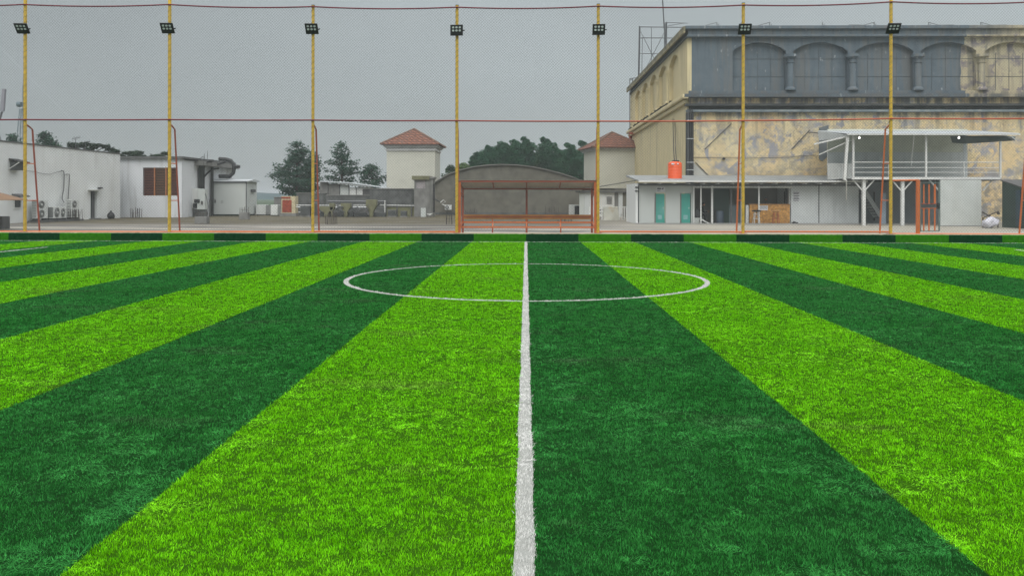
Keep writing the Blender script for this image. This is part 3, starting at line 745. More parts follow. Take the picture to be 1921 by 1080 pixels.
def box_unit(px0,px1,py0,py1,label,name='condenser_box',dark_side=True,Yd=.8,mat=None,group='box condensers right of the white cabin'):
    Y=2445/(py1-HY+1.); x0,x1=PX(px0,Y),PX(px1,Y); z1=PZ(py0,Y,px0)
    t=thing(name,label,'air conditioner',((x0+x1)/2,Y,0),group)
    MB().box(x0,x0+(x1-x0)*.68,Y,Y+Yd,.08,z1).build('casing',mat or ac_white,t,bevel=.015)
    mb=MB(); mb.box(x0+(x1-x0)*.68+.002,x1,Y+.05,Y+Yd-.05,.08,z1-.05); mb.build('coil',ac_dark,t)
    mb=MB()
    for k in range(5): xx=x0+(x1-x0)*(.72+.07*k); mb.box(xx,xx+.02,Y+.02,Y+.05,.1,z1-.05)
    mb.build('coil_guard',ac_white,t)
    MB().box(x0+.03,x1-.03,Y+.05,Y+Yd-.05,0,.08).build('feet',ac_dark,t)
box_unit(480,507,384,404,'pale box condenser just right of the white cabin')
box_unit(508,527,384,405,'dark coiled condenser beside the red brown cabinet')
def redcab():
    Y=69.; x0,x1=PX(528,Y),PX(554,Y); z0,z1=PZ(400,Y,540),PZ(368,Y,540)
    t=thing('red_panel_cabinet','cream cabinet with a rust red front panel','cabinet',((x0+x1)/2,Y,0))
    MB().box(x0,x1,Y,Y+.9,z0,z1).build('casing',cabinet_cream,t,bevel=.01)
    MB().box(x0+.08,x1-.32,Y-.03,Y,z0+.08,z1-.33).build('front_panel',cabinet_rust,t)
    MB().box(x0+.0,x1-.42,Y-.02,Y,z1-.22,z1-.06).build('top_strip',cabinet_rust,t)
    MB().box(x0-.15,x1+.1,Y-.1,Y+.8,0,z0).build('plinth',concrete,t)
redcab()
# parapets, shed, pipes
def slabwall(px0,px1,py0,py1,Y,label,name='parapet_wall',mat=concrete_dark,th=.35,group='grey concrete parapet walls',cap=True):
    x0,x1=PX(px0,Y),PX(px1,Y); z1=PZ(py0,Y,(px0+px1)/2)
    t=thing(name,label,'wall',((x0+x1)/2,Y,0),group)
    MB().box(x0,x1,Y,Y+th,0,z1).build('wall',mat,t)
    if cap: MB().box(x0-.03,x1+.03,Y-.06,Y+th+.06,z1,z1+.07).build('coping',concrete,t)
    return t
slabwall(556,612,363,400,72.,'short grey parapet behind the third yellow pole')
slabwall(612,694,367,400,71.,'grey parapet below the lean-to shed, behind the pipes')
slabwall(694,812,355,401,70.5,'long tall dark grey parapet below the left tiled tower')
slabwall(514,556,371,400,73.,'low pale grey parapet behind the red brown cabinet',mat=concrete)
t=slabwall(724,800,388,402,68.5,'low olive mossy wall with a white rail, left of the stair hut',mat=olive,th=.3)
MB().tube([P(724,385,68.4),P(800,386,68.4)],.04,6).build('rail',white_paint,t)
for px in (745,772): MB().box(PX(px,68.45)-.05,PX(px,68.45)+.05,68.38,68.49,0,1.3).build('rail_post',dark_grey,t)
def shed():
    Y=75.; t=thing('lean_to_shed','low shed of mismatched pale panels under a sagging sheet roof','shed',P(655,375,Y))
    def bx(a,b,c_,d_,m,n,dy=0.): MB().box(PX(a,Y),PX(b,Y),Y+dy,Y+dy+.15,PZ(d_,Y),PZ(c_,Y)).build(n,m,t)
    bx(600,615,341,378,concrete,'wall'); bx(615.2,616,341,378,black,'post',-.05); bx(637,638,343,378,black,'post',-.05); bx(654.2,655.4,346,378,black,'post',-.05); bx(668,669,352,378,dark_grey,'post',-.05); bx(616.1,636.9,345,376,concrete,'panel'); bx(637.2,654,344,378,off_white,'panel',.02); bx(655.5,680,352,378,white_paint,'panel'); bx(680.2,699,352,378,dark_grey,'window')
    bx(696.5,699.5,354,378,white_paint,'window_frame',-.05); bx(680,699.5,352.5,355,white_paint,'window_frame',-.06); bx(700,706,353,378,concrete,'wall')
    MB().prism([P(600,339,Y-.5),P(655,342,Y-.5),P(724,352,Y-.5),P(724,353.5,Y-.5),P(655,344,Y-.5),P(600,341,Y-.5)],(0,3,0)).build('roof',roof_sheet,t)
    mb=MB()
    for i in range(9):
        px=632+i*7; mb.prism([P(px,343+i*.6,Y-.4),P(px+5,340+i*.9+random.uniform(-2,1),Y-.4),P(px+9,344+i*.9,Y-.4),P(px+3,346+i*.8,Y-.4)],(0,.7,0))
    mb.build('loose_sheets',cool_panel,t)
shed()
def pipes():
    t=thing('pipe_run','long horizontal pipes on supports before the parapets','pipes',P(640,400,68),None)
    for a,b,py,r,m in ((615,724,378,.09,dull_metal),(556,722,385,.035,white_paint),(556,700,388.5,.05,steel),(640,722,391,.04,dull_metal),(560,614,398,.04,steel)):
        MB().tube([P(a,py,68.),P((a+b)/2,py+.4,68.),P(b,py,68.)],r,7).build('pipe',m,t,smooth=True)
    for px in (634,661,724): MB().box(PX(px,68)-.05,PX(px,68)+.05,67.95,68.05,0,PZ(378,68)).build('support_frame',dull_metal,t)
    MB().tube([P(694,398,67.9),P(712,382,67.9)],.07,6).build('diagonal_pipe',black_pipe,t)
    MB().tube([P(722,376,67.9),P(722,400,67.9)],.05,6).build('riser',white_paint,t)
pipes()
for k,(px,w,t0,b0,l) in enumerate(((612,26,388,399,'leftmost, next to an orange brace'),(622,9,382,398,'slim yellowish one second from left'),(648,18,382,398,'in the middle under the pipes'),(696,20,375,398,'tallest, at the right end under the pipes'))):
    Y=66.8; x=PX(px,Y); ww=w/1500*Y/2
    MB().prism([(x-ww,Y,PZ(t0,Y)),(x+ww,Y,PZ(t0,Y)),(x+ww,Y,PZ((t0+b0)/2,Y)),(x+ww*.35,Y,PZ(b0,Y)),(x+ww*.3,Y,0),(x-ww*.3,Y,0),(x-ww*.35,Y,PZ(b0,Y)),(x-ww,Y,PZ((t0+b0)/2,Y))],(0,.6,0)).build('concrete_support',olive,bevel=.03,label='olive stained concrete pipe support, '+l,cat='support',group='olive concrete supports by the pipes')
def junk():
    mats=[dull_metal,dark_grey,ac_dark,concrete]
    for k,(px,l) in enumerate(((667,'between the middle and tallest olive supports'),(683,'just left of the tallest olive support'),(634,'just left of the middle olive support'))):
        mb=MB(); Y=66.4
        for i in range(12):
            a=Vector(P(px+random.uniform(-6,6),random.uniform(388,402),Y+random.uniform(-.3,.3))); a.z=max(a.z,.05)
            b=a+Vector((random.uniform(-.5,.5),random.uniform(-.2,.2),random.uniform(-.3,.3))); b.z=max(.04,b.z)
            mb.bar(a,b,random.uniform(.04,.16),random.uniform(.03,.1))
        mb.build('scrap_heap',mats[k],label='small heap of dark scrap metal '+l,cat='scrap',group='scrap heaps under the pipes')
junk()
for k,(a,b,h,l) in enumerate(((600,662,.42,'left half, under the pipe run'),(664,723,.36,'right half, under the pipe run'))):
    MB().box(PX(a,67.2),PX(b,67.2),67.2,67.7,0,h).build('footing_beam',ac_dark,label='low blackened footing beam, '+l,cat='beam',group='footing beams under the pipes',bevel=.02)
for k,(px,w_,h,l,m) in enumerate(((572,.8,.95,'left of the slim yellowish support',concrete_dark),(590,.5,1.2,'just right of the third yellow pole',dull_metal),(735,.7,.6,'right of the white riser pipe',concrete_dark),(757,.5,.5,'before the mossy olive wall',dull_metal))):
    x=PX(px,67.); t=thing('rooftop_unit','small grimy rooftop equipment box '+l,'equipment box',(x,67.,0),'grimy equipment boxes on the terrace')
    MB().box(x-w_/2,x+w_/2,67.,67.5,.08,h).build('casing',m,t,bevel=.02); MB().box(x-w_/2+.06,x+w_/2-.06,66.97,67.,.2,h-.12).build('grille',ac_dark,t); MB().box(x-w_/2-.05,x+w_/2+.05,66.95,67.55,0,.08).build('base',concrete,t)
def hut():
    Y=68.; x0,x1=PX(777,Y),PX(812,Y); xm=PX(800,Y)
    t=thing('stair_hut','small weathered grey concrete stair hut with peeling door panel','hut',((x0+x1)/2,Y,0))
    zt=PZ(330,Y,790)
    MB().box(x0,PX(780.5,Y),Y,Y+.3,0,zt-.35).box(PX(798,Y),PX(812,Y),Y-.05,Y+1.6,0,zt-.25).box(PX(780.5,Y),PX(798,Y),Y+.01,Y+.3,0,PZ(354,Y)).box(x0,PX(780.5,Y),Y+.3,Y+1.6,0,zt-.35).build('wall',concrete,t)
    MB().box(x0-.18,PX(806,Y),Y-.2,Y+1.8,zt-.33,zt).build('roof',olive,t)
    MB().box(PX(806,Y)+.002,PX(812,Y)+.1,Y-.15,Y+1.8,zt-.24,zt-.08).build('roof_slab',concrete,t)
    m=M('peeling_door',(.36,.33,.34),.8,.2,3,(.14,.12,.12),.7,sscale=3)
    MB().box(PX(780.5,Y),PX(798,Y),Y+.08,Y+.14,PZ(354,Y),PZ(337,Y)).build('door_panel',m,t)
    MB().box(PX(780.5,Y),PX(798,Y),Y+.02,Y+.2,PZ(337,Y),zt-.33).build('lintel',concrete_dark,t)
    MB().tube([P(814,345,Y-.1),P(814,398,Y-.1)],.08,8).tube([P(812,372,Y-.2),P(826,379,Y-.2)],.06,6).build('downpipe',black_pipe,t)
    MB().box(PX(791,Y),PX(800,Y),Y-.5,Y-.06,0,.75).build('meter_box',off_white,t)
    MB().prism([P(800,401,Y-1),P(812,400,Y-1),P(806,404,Y-1)],(0,.4,0)).build('rubble',white_paint,t)
hut()

# ------------------------------------------------------------------ TILED TOWERS
def tower(px0,px1,Y,rz,label,pyt=270,pya=243.5):
    cx=PX((px0+px1)/2,Y); W=(px1-px0)/1500*Y; D=W; zw=PZ(283,Y,px0); ze=PZ(pyt+2,Y,px0); za=PZ(pya,Y+D/2,px0)
    t=thing('tiled_tower',label,'tower',(cx,Y,0),'square towers with red tiled roofs')
    def loc(x,y,z): 
        return (cx+x,Y+D/2+y,z)
    a=W/2
    def sq(h,z0,z1,m,n):
        MB().box(cx-h,cx+h,Y+D/2-h,Y+D/2+h,z0,z1).build(n,m,t)
    sq(a,0,zw,tower_wall,'wall')
    sq(a+.12,zw,zw+.18,tower_trim,'cornice'); sq(a+.04,zw+.18,zw+.34,tower_trim,'cornice'); sq(a+.22,zw+.34,zw+.44,tower_trim,'cornice'); sq(a+.1,zw+.44,ze-.12,tower_trim,'frieze'); sq(a+.34,ze-.12,ze,tower_trim,'cornice')
    h=a+.55
    v=[loc(-h,-h,ze),loc(h,-h,ze),loc(h,h,ze),loc(-h,h,ze),loc(0,0,za),loc(-h,-h,ze-.08),loc(h,-h,ze-.08),loc(h,h,ze-.08),loc(-h,h,ze-.08)]
    v=[(q[0],q[1],q[2]+.09) for q in v]
    rf=MB().add(v,[(0,1,4),(1,2,4),(2,3,4),(3,0,4),(0,5,6,1),(1,6,7,2),(2,7,8,3),(3,8,5,0),(5,8,7,6)]).build('roof',clay,t)
    mb=MB()
    for k in range(4): mb.tube([v[k],v[4]],.10,6)
    mb.build('ridge_tiles',M('ridge_tiles',(.20,.13,.10),.9,.2,5),rf)
    sp=MB()
    for k in range(9):
        px=cx+W*(.10+.06*random.random()*3)*(1 if k%2 else .6); z=zw*.40+random.uniform(0,1.1); s=random.uniform(.05,.12)
        sp.prism([(px-s,Y,z),(px+s*.7,Y,z-s*.5),(px+s,Y,z+s*1.4),(px-s*.3,Y,z+s*1.8)],(0,-.006,0))
    sp.build('flaked_patch',tower_trim,t)
    if rz: t.rotation_euler.z=rz
    return t
tower(725,816,80.,0,'cream square tower with red tiled roof, left one standing clear against the sky')
tower(1116,1205,84.,rad(10),'cream square tower with red tiled roof, right one partly behind the big stained building',276,249.5)

# ------------------------------------------------------------------ VAULTED HALL
def hall():
    Y=76.; t=thing('vaulted_hall','wide low grey brown hall with a shallow curved roof','building',(PX(955,Y),Y,0))
    pts=[(812,352),(816,344),(826,337),(842,328),(862,321),(886,315),(912,311.5),(940,310),(968,311),(996,314),(1022,319),(1048,325.5),(1072,333),(1092,341),(1096,350)]
    top=[P(a,b,Y) for a,b in pts]
    poly=[(top[0][0],Y,0)]+[(p[0],Y,p[2]) for p in top]+[(top[-1][0],Y,0)]
    MB().prism(poly,(0,9,0)).build('wall',hall_mat,t)
    mb=MB()
    for a,b in zip(top[:-1],top[1:]):
        mb.add([(a[0],Y-.25,a[2]+.02),(b[0],Y-.25,b[2]+.02),(b[0],Y+9.2,b[2]+.02),(a[0],Y+9.2,a[2]+.02),(a[0],Y-.25,a[2]+.12),(b[0],Y-.25,b[2]+.12),(b[0],Y+9.2,b[2]+.12),(a[0],Y+9.2,a[2]+.12)],
         [(0,1,5,4),(4,5,6,7),(0,3,2,1),(2,3,7,6)])
    mb.build('roof',hall_rim,t)
    MB().box(top[0][0],top[-1][0],Y-.06,Y-.002,0,.25).build('plinth',concrete_dark,t)
    Y2=75.4
    a=ac_unit('outdoor_unit','small white single fan condenser on the left end wall of the vaulted hall',None,1,.62,.32,.58)
    place(a,(PX(841,Y2),Y2,PZ(394,Y2,841)-.1))
    MB().tube([P(826,380,Y2),P(832,375,Y2),P(836,378,Y2),P(829,383,Y2),P(842,388,Y2)],.05,6).build('loose_pipe',white_paint,label='loose curl of white pipe on the left end of the vaulted hall',cat='pipe',smooth=True)
hall()
# plant yard between hall and low building
def yard():
    Y=69.; t=thing('plant_shed','low grey lean-to shed with pale doors behind the fenced units','shed',(PX(1140,Y),Y,0))
    x0,x1=PX(1086,Y),PX(1200,Y)
    for a,b,m in ((1087,1096,off_white),(1096.3,1106,cool_panel),(1106.3,1113,white_paint),(1113.3,1124,cool_panel),(1124.3,1135,white_paint),(1153,1160,concrete),(1160.3,1168,cool_panel),(1168.3,1200,hall_mat)):
        MB().box(PX(a,Y),PX(b,Y),Y,Y+.15,0,PZ(361,Y)).build('panel',m,t)
    v=MB().box(PX(1135,Y)+.01,PX(1153,Y)-.01,Y+.02,Y+.16,0,PZ(361,Y)).build('vent_door',white_paint,t)
    mb=MB()
    for k in range(6): z=PZ(382-k*2.4,Y); mb.box(PX(1138,Y),PX(1148,Y),Y-.03,Y+.02,z,z+.05)
    mb.build('vent_slats',dark_grey,v)
    MB().box(x0-.3,x1,Y-.3,Y+.1,PZ(361,Y)+.002,PZ(358,Y)).build('eave_beam',dull_metal,t)
    MB().prism([(x0-.6,Y-.6,PZ(358,Y)+.01),(x0+1.2,Y-.6,PZ(353,Y)),(x1,Y-.6,PZ(338,Y)),(x1,Y-.6,PZ(336.5,Y)),(x0+1.2,Y-.6,PZ(351.5,Y)),(x0-.6,Y-.6,PZ(356,Y)+.01)],(0,4,0)).build('roof',concrete_dark,t)
    MB().box(PX(1096,Y),x1,Y-.1,Y+3,PZ(357,Y),PZ(353,Y)).build('gable',concrete,t)
    t=thing('cooling_unit','white framed unit with a large black square opening right of the vaulted hall','air conditioner',(PX(1080,73),73,0))
    Y=73.; MB().box(PX(1068,Y),PX(1095,Y),Y,Y+1,0.05,PZ(384,Y)).build('casing',ac_white,t,bevel=.02)
    MB().box(PX(1078,Y),PX(1094,Y),Y-.04,Y-.0,.12,PZ(386,Y)).build('opening',black,t)
    Y=60.; t=thing('white_fence','broken white slatted fence around the covered units','fence',(PX(1150,Y),Y,0))
    MB().box(PX(1104,Y),PX(1180,Y),Y-.02,Y+.02,PZ(388.5,Y),PZ(387,Y)).build('top_rail',white_paint,t)
    MB().box(PX(1160,Y),PX(1180,Y),Y-.02,Y+.02,PZ(415,Y),PZ(414,Y)).build('bottom_rail',white_paint,t)
    for px,b in ((1106,408),(1111,410),(1117,409),(1129,413),(1133,414),(1162,415),(1167,413),(1171,414),(1175,413),(1179,415)):
        MB().box(PX(px,Y)-.04,PX(px,Y)+.04,Y-.045,Y-.021,PZ(b,Y),PZ(388.5,Y)).build('slat',white_paint,t)
    Y=58.; mb=MB(); n=26; x0,x1=PX(1133,Y),PX(1161,Y); vs=[];fs=[]
    for j in range(9):
        for i in range(n):
            a=2*math.pi*i/n; hw=(x1-x0)/2*(1+.05*math.sin(a*7)+.02*j*.5); r=1/max(abs(math.cos(a)),abs(math.sin(a)))**.75
            z=PZ(418,Y)+.05+(PZ(389,Y)-PZ(418,Y))*(1-j/8)
            f=1+.10*(j/8)+.03*math.sin(a*9+j*.3)
            vs.append(((x0+x1)/2+hw*math.cos(a)*r*f*.92,Y+.5+.45*math.sin(a)*r*f,max(.01,z)))
    for j in range(8):
        for i in range(n): fs.append((j*n+i,j*n+(i+1)%n,(j+1)*n+(i+1)%n,(j+1)*n+i))
    fs.append(tuple(range(n)))
    mb.add(vs,fs).build('covered_unit',tarp,label='unit wrapped in a dirty cream tarpaulin with rust stains',cat='tarp cover',smooth=True)
    for k,(px,m,l) in enumerate(((1171,ac_dark,'right of the tarpaulin wrapped unit'),(1126,ac_dark,'left of the tarpaulin wrapped unit'))):
        mb=MB(); Y=61.
        for i in range(16):
            a=Vector((PX(px,Y)+random.uniform(-.3,.3),Y+random.uniform(-.3,.3),random.uniform(.05,.8))); b=a+Vector((random.uniform(-.4,.4),0,random.uniform(-.3,.4))); b.z=max(b.z,.05); mb.bar(a,b,random.uniform(.03,.14),.08)
        mb.build('scrap_heap',m,label='tangled dark scrap behind the white slats, '+l,cat='scrap',group='scrap behind the white fence')
yard()

# ------------------------------------------------------------------ BIG STAINED BUILDING
BY=57.; BX0=PX(1297,BY); BX1=BX0+42; BYB=88.; 
def bz(py): return H+BY*(HY-py+ (1500-CX)*0*ROLL)/F/1.0 + 0.0
def bigz(py,px=1500): return PZ(py,BY,px)
Z_TOP=bigz(51); Z_F1=bigz(57); Z_F2=bigz(67); Z_F3=bigz(71); Z_SILL=bigz(171); Z_C1=bigz(178); Z_C2=bigz(184); Z_B=bigz(196); Z_L2=bigz(200); Z_D=bigz(207)
XP=PX(1808,BY)
def big_mats():
    out=[]
    for side in (False,True):
        m,nt,b=new_mat('stained_render_side' if side else 'stained_render_front'); p=pos_(nt); s=nd(nt,'ShaderNodeSeparateXYZ'); nt.links.new(p,s.inputs[0]); X,Y,Z=s.outputs
        warp=noise_(nt,p,.8,6,.65); wv=nd(nt,'ShaderNodeVectorMath',operation='MULTIPLY_ADD'); nt.links.new(warp.outputs['Color'],wv.inputs[0]); wv.inputs[1].default_value=(2.6,2.6,2.6); nt.links.new(p,wv.inputs[2])
        n1=noise_(nt,p,.45,7,.65); n2=noise_(nt,p,1.6,6,.65)
        st=noise_(nt,scaled(nt,p,(1.8,1.8,.14)),1.0,7,.7)
        if side:
            c=mix_(nt,step_(nt,n2.outputs['Fac'],.3,.7),(.60,.52,.30),(.72,.62,.38))
            c=mix_(nt,step_(nt,st.outputs['Fac'],.46,.66,0,.5),c,(.24,.215,.16)); n6=noise_(nt,p,5,6,.75); c=mix_(nt,step_(nt,n6.outputs['Fac'],.55,.7,0,.5),c,(.2,.18,.13))
            top=step_(nt,Z,Z_F3-.6,Z_F1,0.,1.)
            c=mix_(nt,math_(nt,'MULTIPLY',top,step_(nt,n2.outputs['Fac'],.35,.6,.55,1.)),c,(.085,.09,.06))
        else:
            och=mix_(nt,step_(nt,n1.outputs['Fac'],.35,.65),(.66,.49,.26),(.66,.57,.35))
            och=mix_(nt,step_(nt,n2.outputs['Fac'],.55,.75,0,.6),och,(.36,.36,.27))
            # irregular plastered repairs: bands of grey-lavender filler along cracks
            fill=0
            v1=nd(nt,'ShaderNodeTexVoronoi',feature='DISTANCE_TO_EDGE'); v1.inputs['Scale'].default_value=.42; nt.links.new(wv.outputs[0],v1.inputs['Vector'])
            v2=nd(nt,'ShaderNodeTexVoronoi',feature='DISTANCE_TO_EDGE'); v2.inputs['Scale'].default_value=.95; nt.links.new(wv.outputs[0],v2.inputs['Vector'])
            brk=step_(nt,noise_(nt,p,.7,5,.7).outputs['Fac'],.42,.56)
            wide=math_(nt,'MULTIPLY',step_(nt,math_(nt,'SUBTRACT',v1.outputs[0],math_(nt,'MULTIPLY',n2.outputs['Fac'],.11)),.0,.03,1.,0.),brk)
            thin=step_(nt,v2.outputs[0],.008,.02,.7,0.)
            wide2=math_(nt,'MULTIPLY',step_(nt,math_(nt,'SUBTRACT',v2.outputs[0],math_(nt,'MULTIPLY',n1.outputs['Fac'],.07)),.0,.02,.5,0.),step_(nt,noise_(nt,p,.9,4,.7).outputs['Fac'],.50,.58)); wide=math_(nt,'MAXIMUM',wide,wide2)
            thin=math_(nt,'MULTIPLY',thin,step_(nt,noise_(nt,p,.5,4).outputs['Fac'],.45,.55))
            blot=math_(nt,'MULTIPLY',step_(nt,noise_(nt,scaled(nt,p,(.8,.8,1.3)),1.5,9,.8).outputs['Fac'],.55,.59),.6)
            n5=noise_(nt,p,4.5,6,.75); och=mix_(nt,step_(nt,n5.outputs['Fac'],.50,.66,0,.55),och,(.27,.235,.17))
            lav=mix_(nt,n2.outputs['Fac'],(.24,.24,.28),(.38,.38,.37))
            och2=mix_(nt,math_(nt,'MAXIMUM',wide,blot),och,lav); och2=mix_(nt,thin,och2,(.10,.09,.08))
            # upper storey: dark blue grey paint stopping at XP, bare beige beyond
            gp=mix_(nt,step_(nt,n2.outputs['Fac'],.3,.7),(.090,.122,.146),(.122,.155,.180))
            gp=mix_(nt,step_(nt,st.outputs['Fac'],.48,.66,0,.75),gp,(.185,.20,.21)); gp=mix_(nt,step_(nt,st.outputs['Fac'],.30,.44,.6,0),gp,(.07,.088,.105))
            sp=noise_(nt,scaled(nt,p,(3.2,3.2,1.1)),1.3,3,.5); gp=mix_(nt,step_(nt,sp.outputs['Fac'],.66,.71,0,.55),gp,(.42,.44,.45))
            be=mix_(nt,step_(nt,n1.outputs['Fac'],.35,.65),(.42,.36,.24),(.46,.42,.29))
            be=mix_(nt,math_(nt,'MAXIMUM',math_(nt,'MULTIPLY',wide,.9),math_(nt,'MULTIPLY',thin,.6)),be,(.19,.17,.19))
            pd=math_(nt,'GREATER_THAN',math_(nt,'ADD',X,math_(nt,'MULTIPLY',math_(nt,'SUBTRACT',n2.outputs['Fac'],.5),.35)),XP)
            # paint reaches further right on the cornice
            hi=math_(nt,'GREATER_THAN',Z,Z_F3+.1); pd2=math_(nt,'MULTIPLY',pd,math_(nt,'SUBTRACT',1.,math_(nt,'MULTIPLY',hi,math_(nt,'MULTIPLY',step_(nt,X,XP+1.5,XP+3.8,1,0),.7))))
            up=mix_(nt,pd2,gp,be)
            c=mix_(nt,math_(nt,'GREATER_THAN',Z,Z_C2-.02),och2,up)
            band=math_(nt,'MULTIPLY',step_(nt,Z,Z_D-.6,Z_D+.2),step_(nt,Z,Z_C1-.1,Z_C1+.25,1.,0.))
            c=mix_(nt,math_(nt,'MULTIPLY',band,step_(nt,st.outputs['Fac'],.36,.56,.15,.9)),c,(.06,.065,.07))
            # grime running down from the ledge
            dr=step_(nt,Z,Z_D-3.2,Z_D-.2,0.,.6); c=mix_(nt,math_(nt,'MULTIPLY',dr,step_(nt,st.outputs['Fac'],.47,.60)),c,(.12,.125,.12)); lo=step_(nt,Z,2.8,4.4,.8,0.); c=mix_(nt,math_(nt,'MULTIPLY',lo,step_(nt,n2.outputs['Fac'],.45,.6)),c,(.20,.19,.17)); du=step_(nt,Z,Z_SILL+1.,Z_F3,0.,.4); c=mix_(nt,math_(nt,'MULTIPLY',math_(nt,'MULTIPLY',du,math_(nt,'GREATER_THAN',Z,Z_C1)),step_(nt,noise_(nt,scaled(nt,p,(2.6,2.6,.2)),1.3,6,.7).outputs['Fac'],.52,.62)),c,(.055,.065,.07))
        nt.links.new(c,b.inputs['Base Color']); b.inputs['Roughness'].default_value=.9
        bump_(nt,b,n2.outputs['Fac'],.35,.05); out.append(m)
    return out
front_m,side_m=big_mats()
ledge_black=M('grimy_ledge',(.045,.05,.052),.9,.2,2,(.16,.155,.13),.5)
ledge_blue=M('blue_grey_ledge',(.17,.21,.23),.85,.15,2,(.30,.29,.25),.6,sscale=2)
def big():
    t=thing('stained_hall_building','huge stained blue grey and ochre hall building with blind arches','building',(BX0+15,BY,0))
    # side bays and front bays
    bays=[(1374,1474),(1488,1590),(1605,1713),(1727,1831),(1848,1950),(1967,2070),(2087,2190)]
    def arch(x0,x1,zs,zp,zb,n=12):   # outline from (x0,zb) up over to (x1,zb)
        pts=[(x0,zb)]
        for k in range(n+1):
            u=k/n; xx=x0+(x1-x0)*u; pts.append((xx,zs+(zp-zs)*math.sin(math.pi*u)**.75))
        pts.append((x1,zb)); return pts
    Zs,Zp=bigz(96),bigz(79.5)
    T=.42
    # upper front comb layer
    poly=[(BX0,Z_SILL)]; 
    for a,b_ in bays: poly+=arch(PX(a,BY),PX(b_,BY),Zs,Zp,Z_SILL)
    poly+=[(BX1,Z_SILL),(BX1,Z_F3),(BX0,Z_F3)]
    MB().prism([(x,BY,z) for x,z in poly],(0,T,0)).build('arcade_wall',front_m,t)
    MB().box(BX0+.02,BX1,BY+T+.002,BYB,Z_SILL,Z_F3-.01).build('upper_wall',front_m,t)
    # mullion strips on the recessed panels
    mb=MB()
    for a,b_ in bays:
        x0,x1=PX(a,BY),PX(b_,BY)
        for k in range(1,4): xx=x0+(x1-x0)*k/4; mb.box(xx-.014,xx+.014,BY+T-.02,BY+T,Z_SILL,Zs-.1 if k!=2 else Zp-.2)
        for py in (109,142.5): mb.box(x0,x1,BY+T-.025,BY+T-.001,bigz(py)-.013,bigz(py)+.013)
    mb.build('panel_strips',M('panel_joint',(.095,.11,.12),.9,.15,2),t)
    # columns
    for (a,b_),(c_,d_) in zip(bays[:-1],bays[1:]):
        xc=(PX(b_,BY)+PX(c_,BY))/2; zb=bigz(170.5); z1=bigz(103); r=.245
        prof=[(.40,0),(.40,.10),(.33,.14),(.30,.20),(r,.26),(r*.96,(z1-zb)*.55),(r*.90,(z1-zb)-.62),(.29,(z1-zb)-.60),(.29,(z1-zb)-.54),(r*.9,(z1-zb)-.52),(r*.9,(z1-zb)-.36),(.34,(z1-zb)-.24),(.46,(z1-zb)-.20),(.46,(z1-zb)-.02)]
        MB().lathe(prof,(xc,BY-.10,zb),18).build('column',front_m,t,smooth=True)
    # cornices (front, projecting) each proud of the last
    def band(z0,z1,pr,mat,n,x0=None,back=.0): MB().box((x0 if x0 is not None else BX0-pr),BX1,BY-pr,BY-.0+back,z0,z1).build(n,mat,t)
    # roof slab with side return
    MB().box(BX0-.55,BX1,BY-.55,BYB+.3,Z_F1,Z_TOP).build('cornice',front_m,t,bevel=.03)
    MB().box(BX0-.30,BX1,BY-.30,BYB+.1,Z_F2,Z_F1-.003).build('cornice',front_m,t)
    MB().box(BX0-.42,BX1,BY-.42,BYB+.15,Z_F3,Z_F2-.003).build('cornice',front_m,t,bevel=.03)
    band(Z_C1,Z_SILL-.003,.22,front_m,'sill_course'); band(Z_C2,Z_C1-.003,.62,front_m,'string_course')
    MB().box(BX0+.02,BX1,BY+.0,BYB,0,Z_SILL-.01).build('lower_wall',front_m,t)
    band(Z_B,Z_C2-.003,.16,front_m,'band'); band(Z_L2,Z_B-.003,.50,ledge_black,'ledge'); band(Z_D,Z_L2-.003,.20,ledge_black,'ledge'); band(bigz(211),Z_D-.003,.42,ledge_blue,'ledge')
    # side wall skin with bays
    sb=[(60.3,64.2),(65.3,69.2),(70.3,74.2),(75.3,79.2),(80.3,84.2)]
    poly=[(BY+.0,Z_SILL)]
    for a,b_ in sb: poly+=arch(a,b_,Zs,Zp,Z_SILL)
    poly+=[(BYB,Z_SILL),(BYB,Z_F3),(BY,Z_F3)]
    MB().prism([(BX0-.003,y,z) for y,z in poly],(-.30,0,0)).build('side_arcade',side_m,t)
    MB().box(BX0-.003,BX0-.30,BY+.004,BYB,0,Z_SILL-.003).build('side_wall',side_m,t)
    MB().box(BX0-.003,BX0+.017,BY+.01,BYB,Z_SILL,Z_F3-.02).build('side_recess',side_m,t)
    for (a,b_),(c_,d_) in zip(sb[:-1],sb[1:]):
        yc=(b_+c_)/2; zb=Z_SILL+.01
        MB().lathe([(.26,0),(.25,.12),(.15,.2),(.14,2.0),(.14,2.3),(.28,2.5),(.28,2.6)],(BX0-.31,yc,zb),12).build('column',side_m,t,smooth=True)
    MB().box(BX0-.75,BX0-.31,BY-.6,BYB,Z_C2-.1,Z_C1-.005).build('side_string_course',side_m,t,bevel=.08)
    MB().box(BX0-.55,BX0-.305,BY-.15,BYB,Z_C2-.42,Z_C2-.12).build('side_string_course',side_m,t,bevel=.06)
    MB().box(BX0-.70,BX0-.56,BY-.55,BYB+.3,Z_F2+.1,Z_TOP-.05).build('side_gutter',side_m,t)
    mb=MB()
    for i in range(40):
        y=random.uniform(60,87); l=random.uniform(.2,.8); mb.box(BX0-.72,BX0-.60,y,y+l,Z_C1-.004,Z_C1+random.uniform(.05,.22))
    mb.build('moss_tufts',M('moss_dark',(.035,.035,.02),.95,.2,5),t)
    # dark pipe chase at the corner
    xa,xb=PX(1288,BY-.4),PX(1301,BY-.4)
    ch=MB().box(xa,xb,BY-.42,BY-.003,2.6,bigz(212)-.02).build('pipe_chase',black,t)
    for k in range(3): MB().tube([(xa+.08+k*.15,BY-.47,2.6),(xa+.08+k*.15,BY-.47,bigz(206))],.045,8).build('pipe',[dull_metal,black_pipe,black_pipe][k],ch,smooth=True)
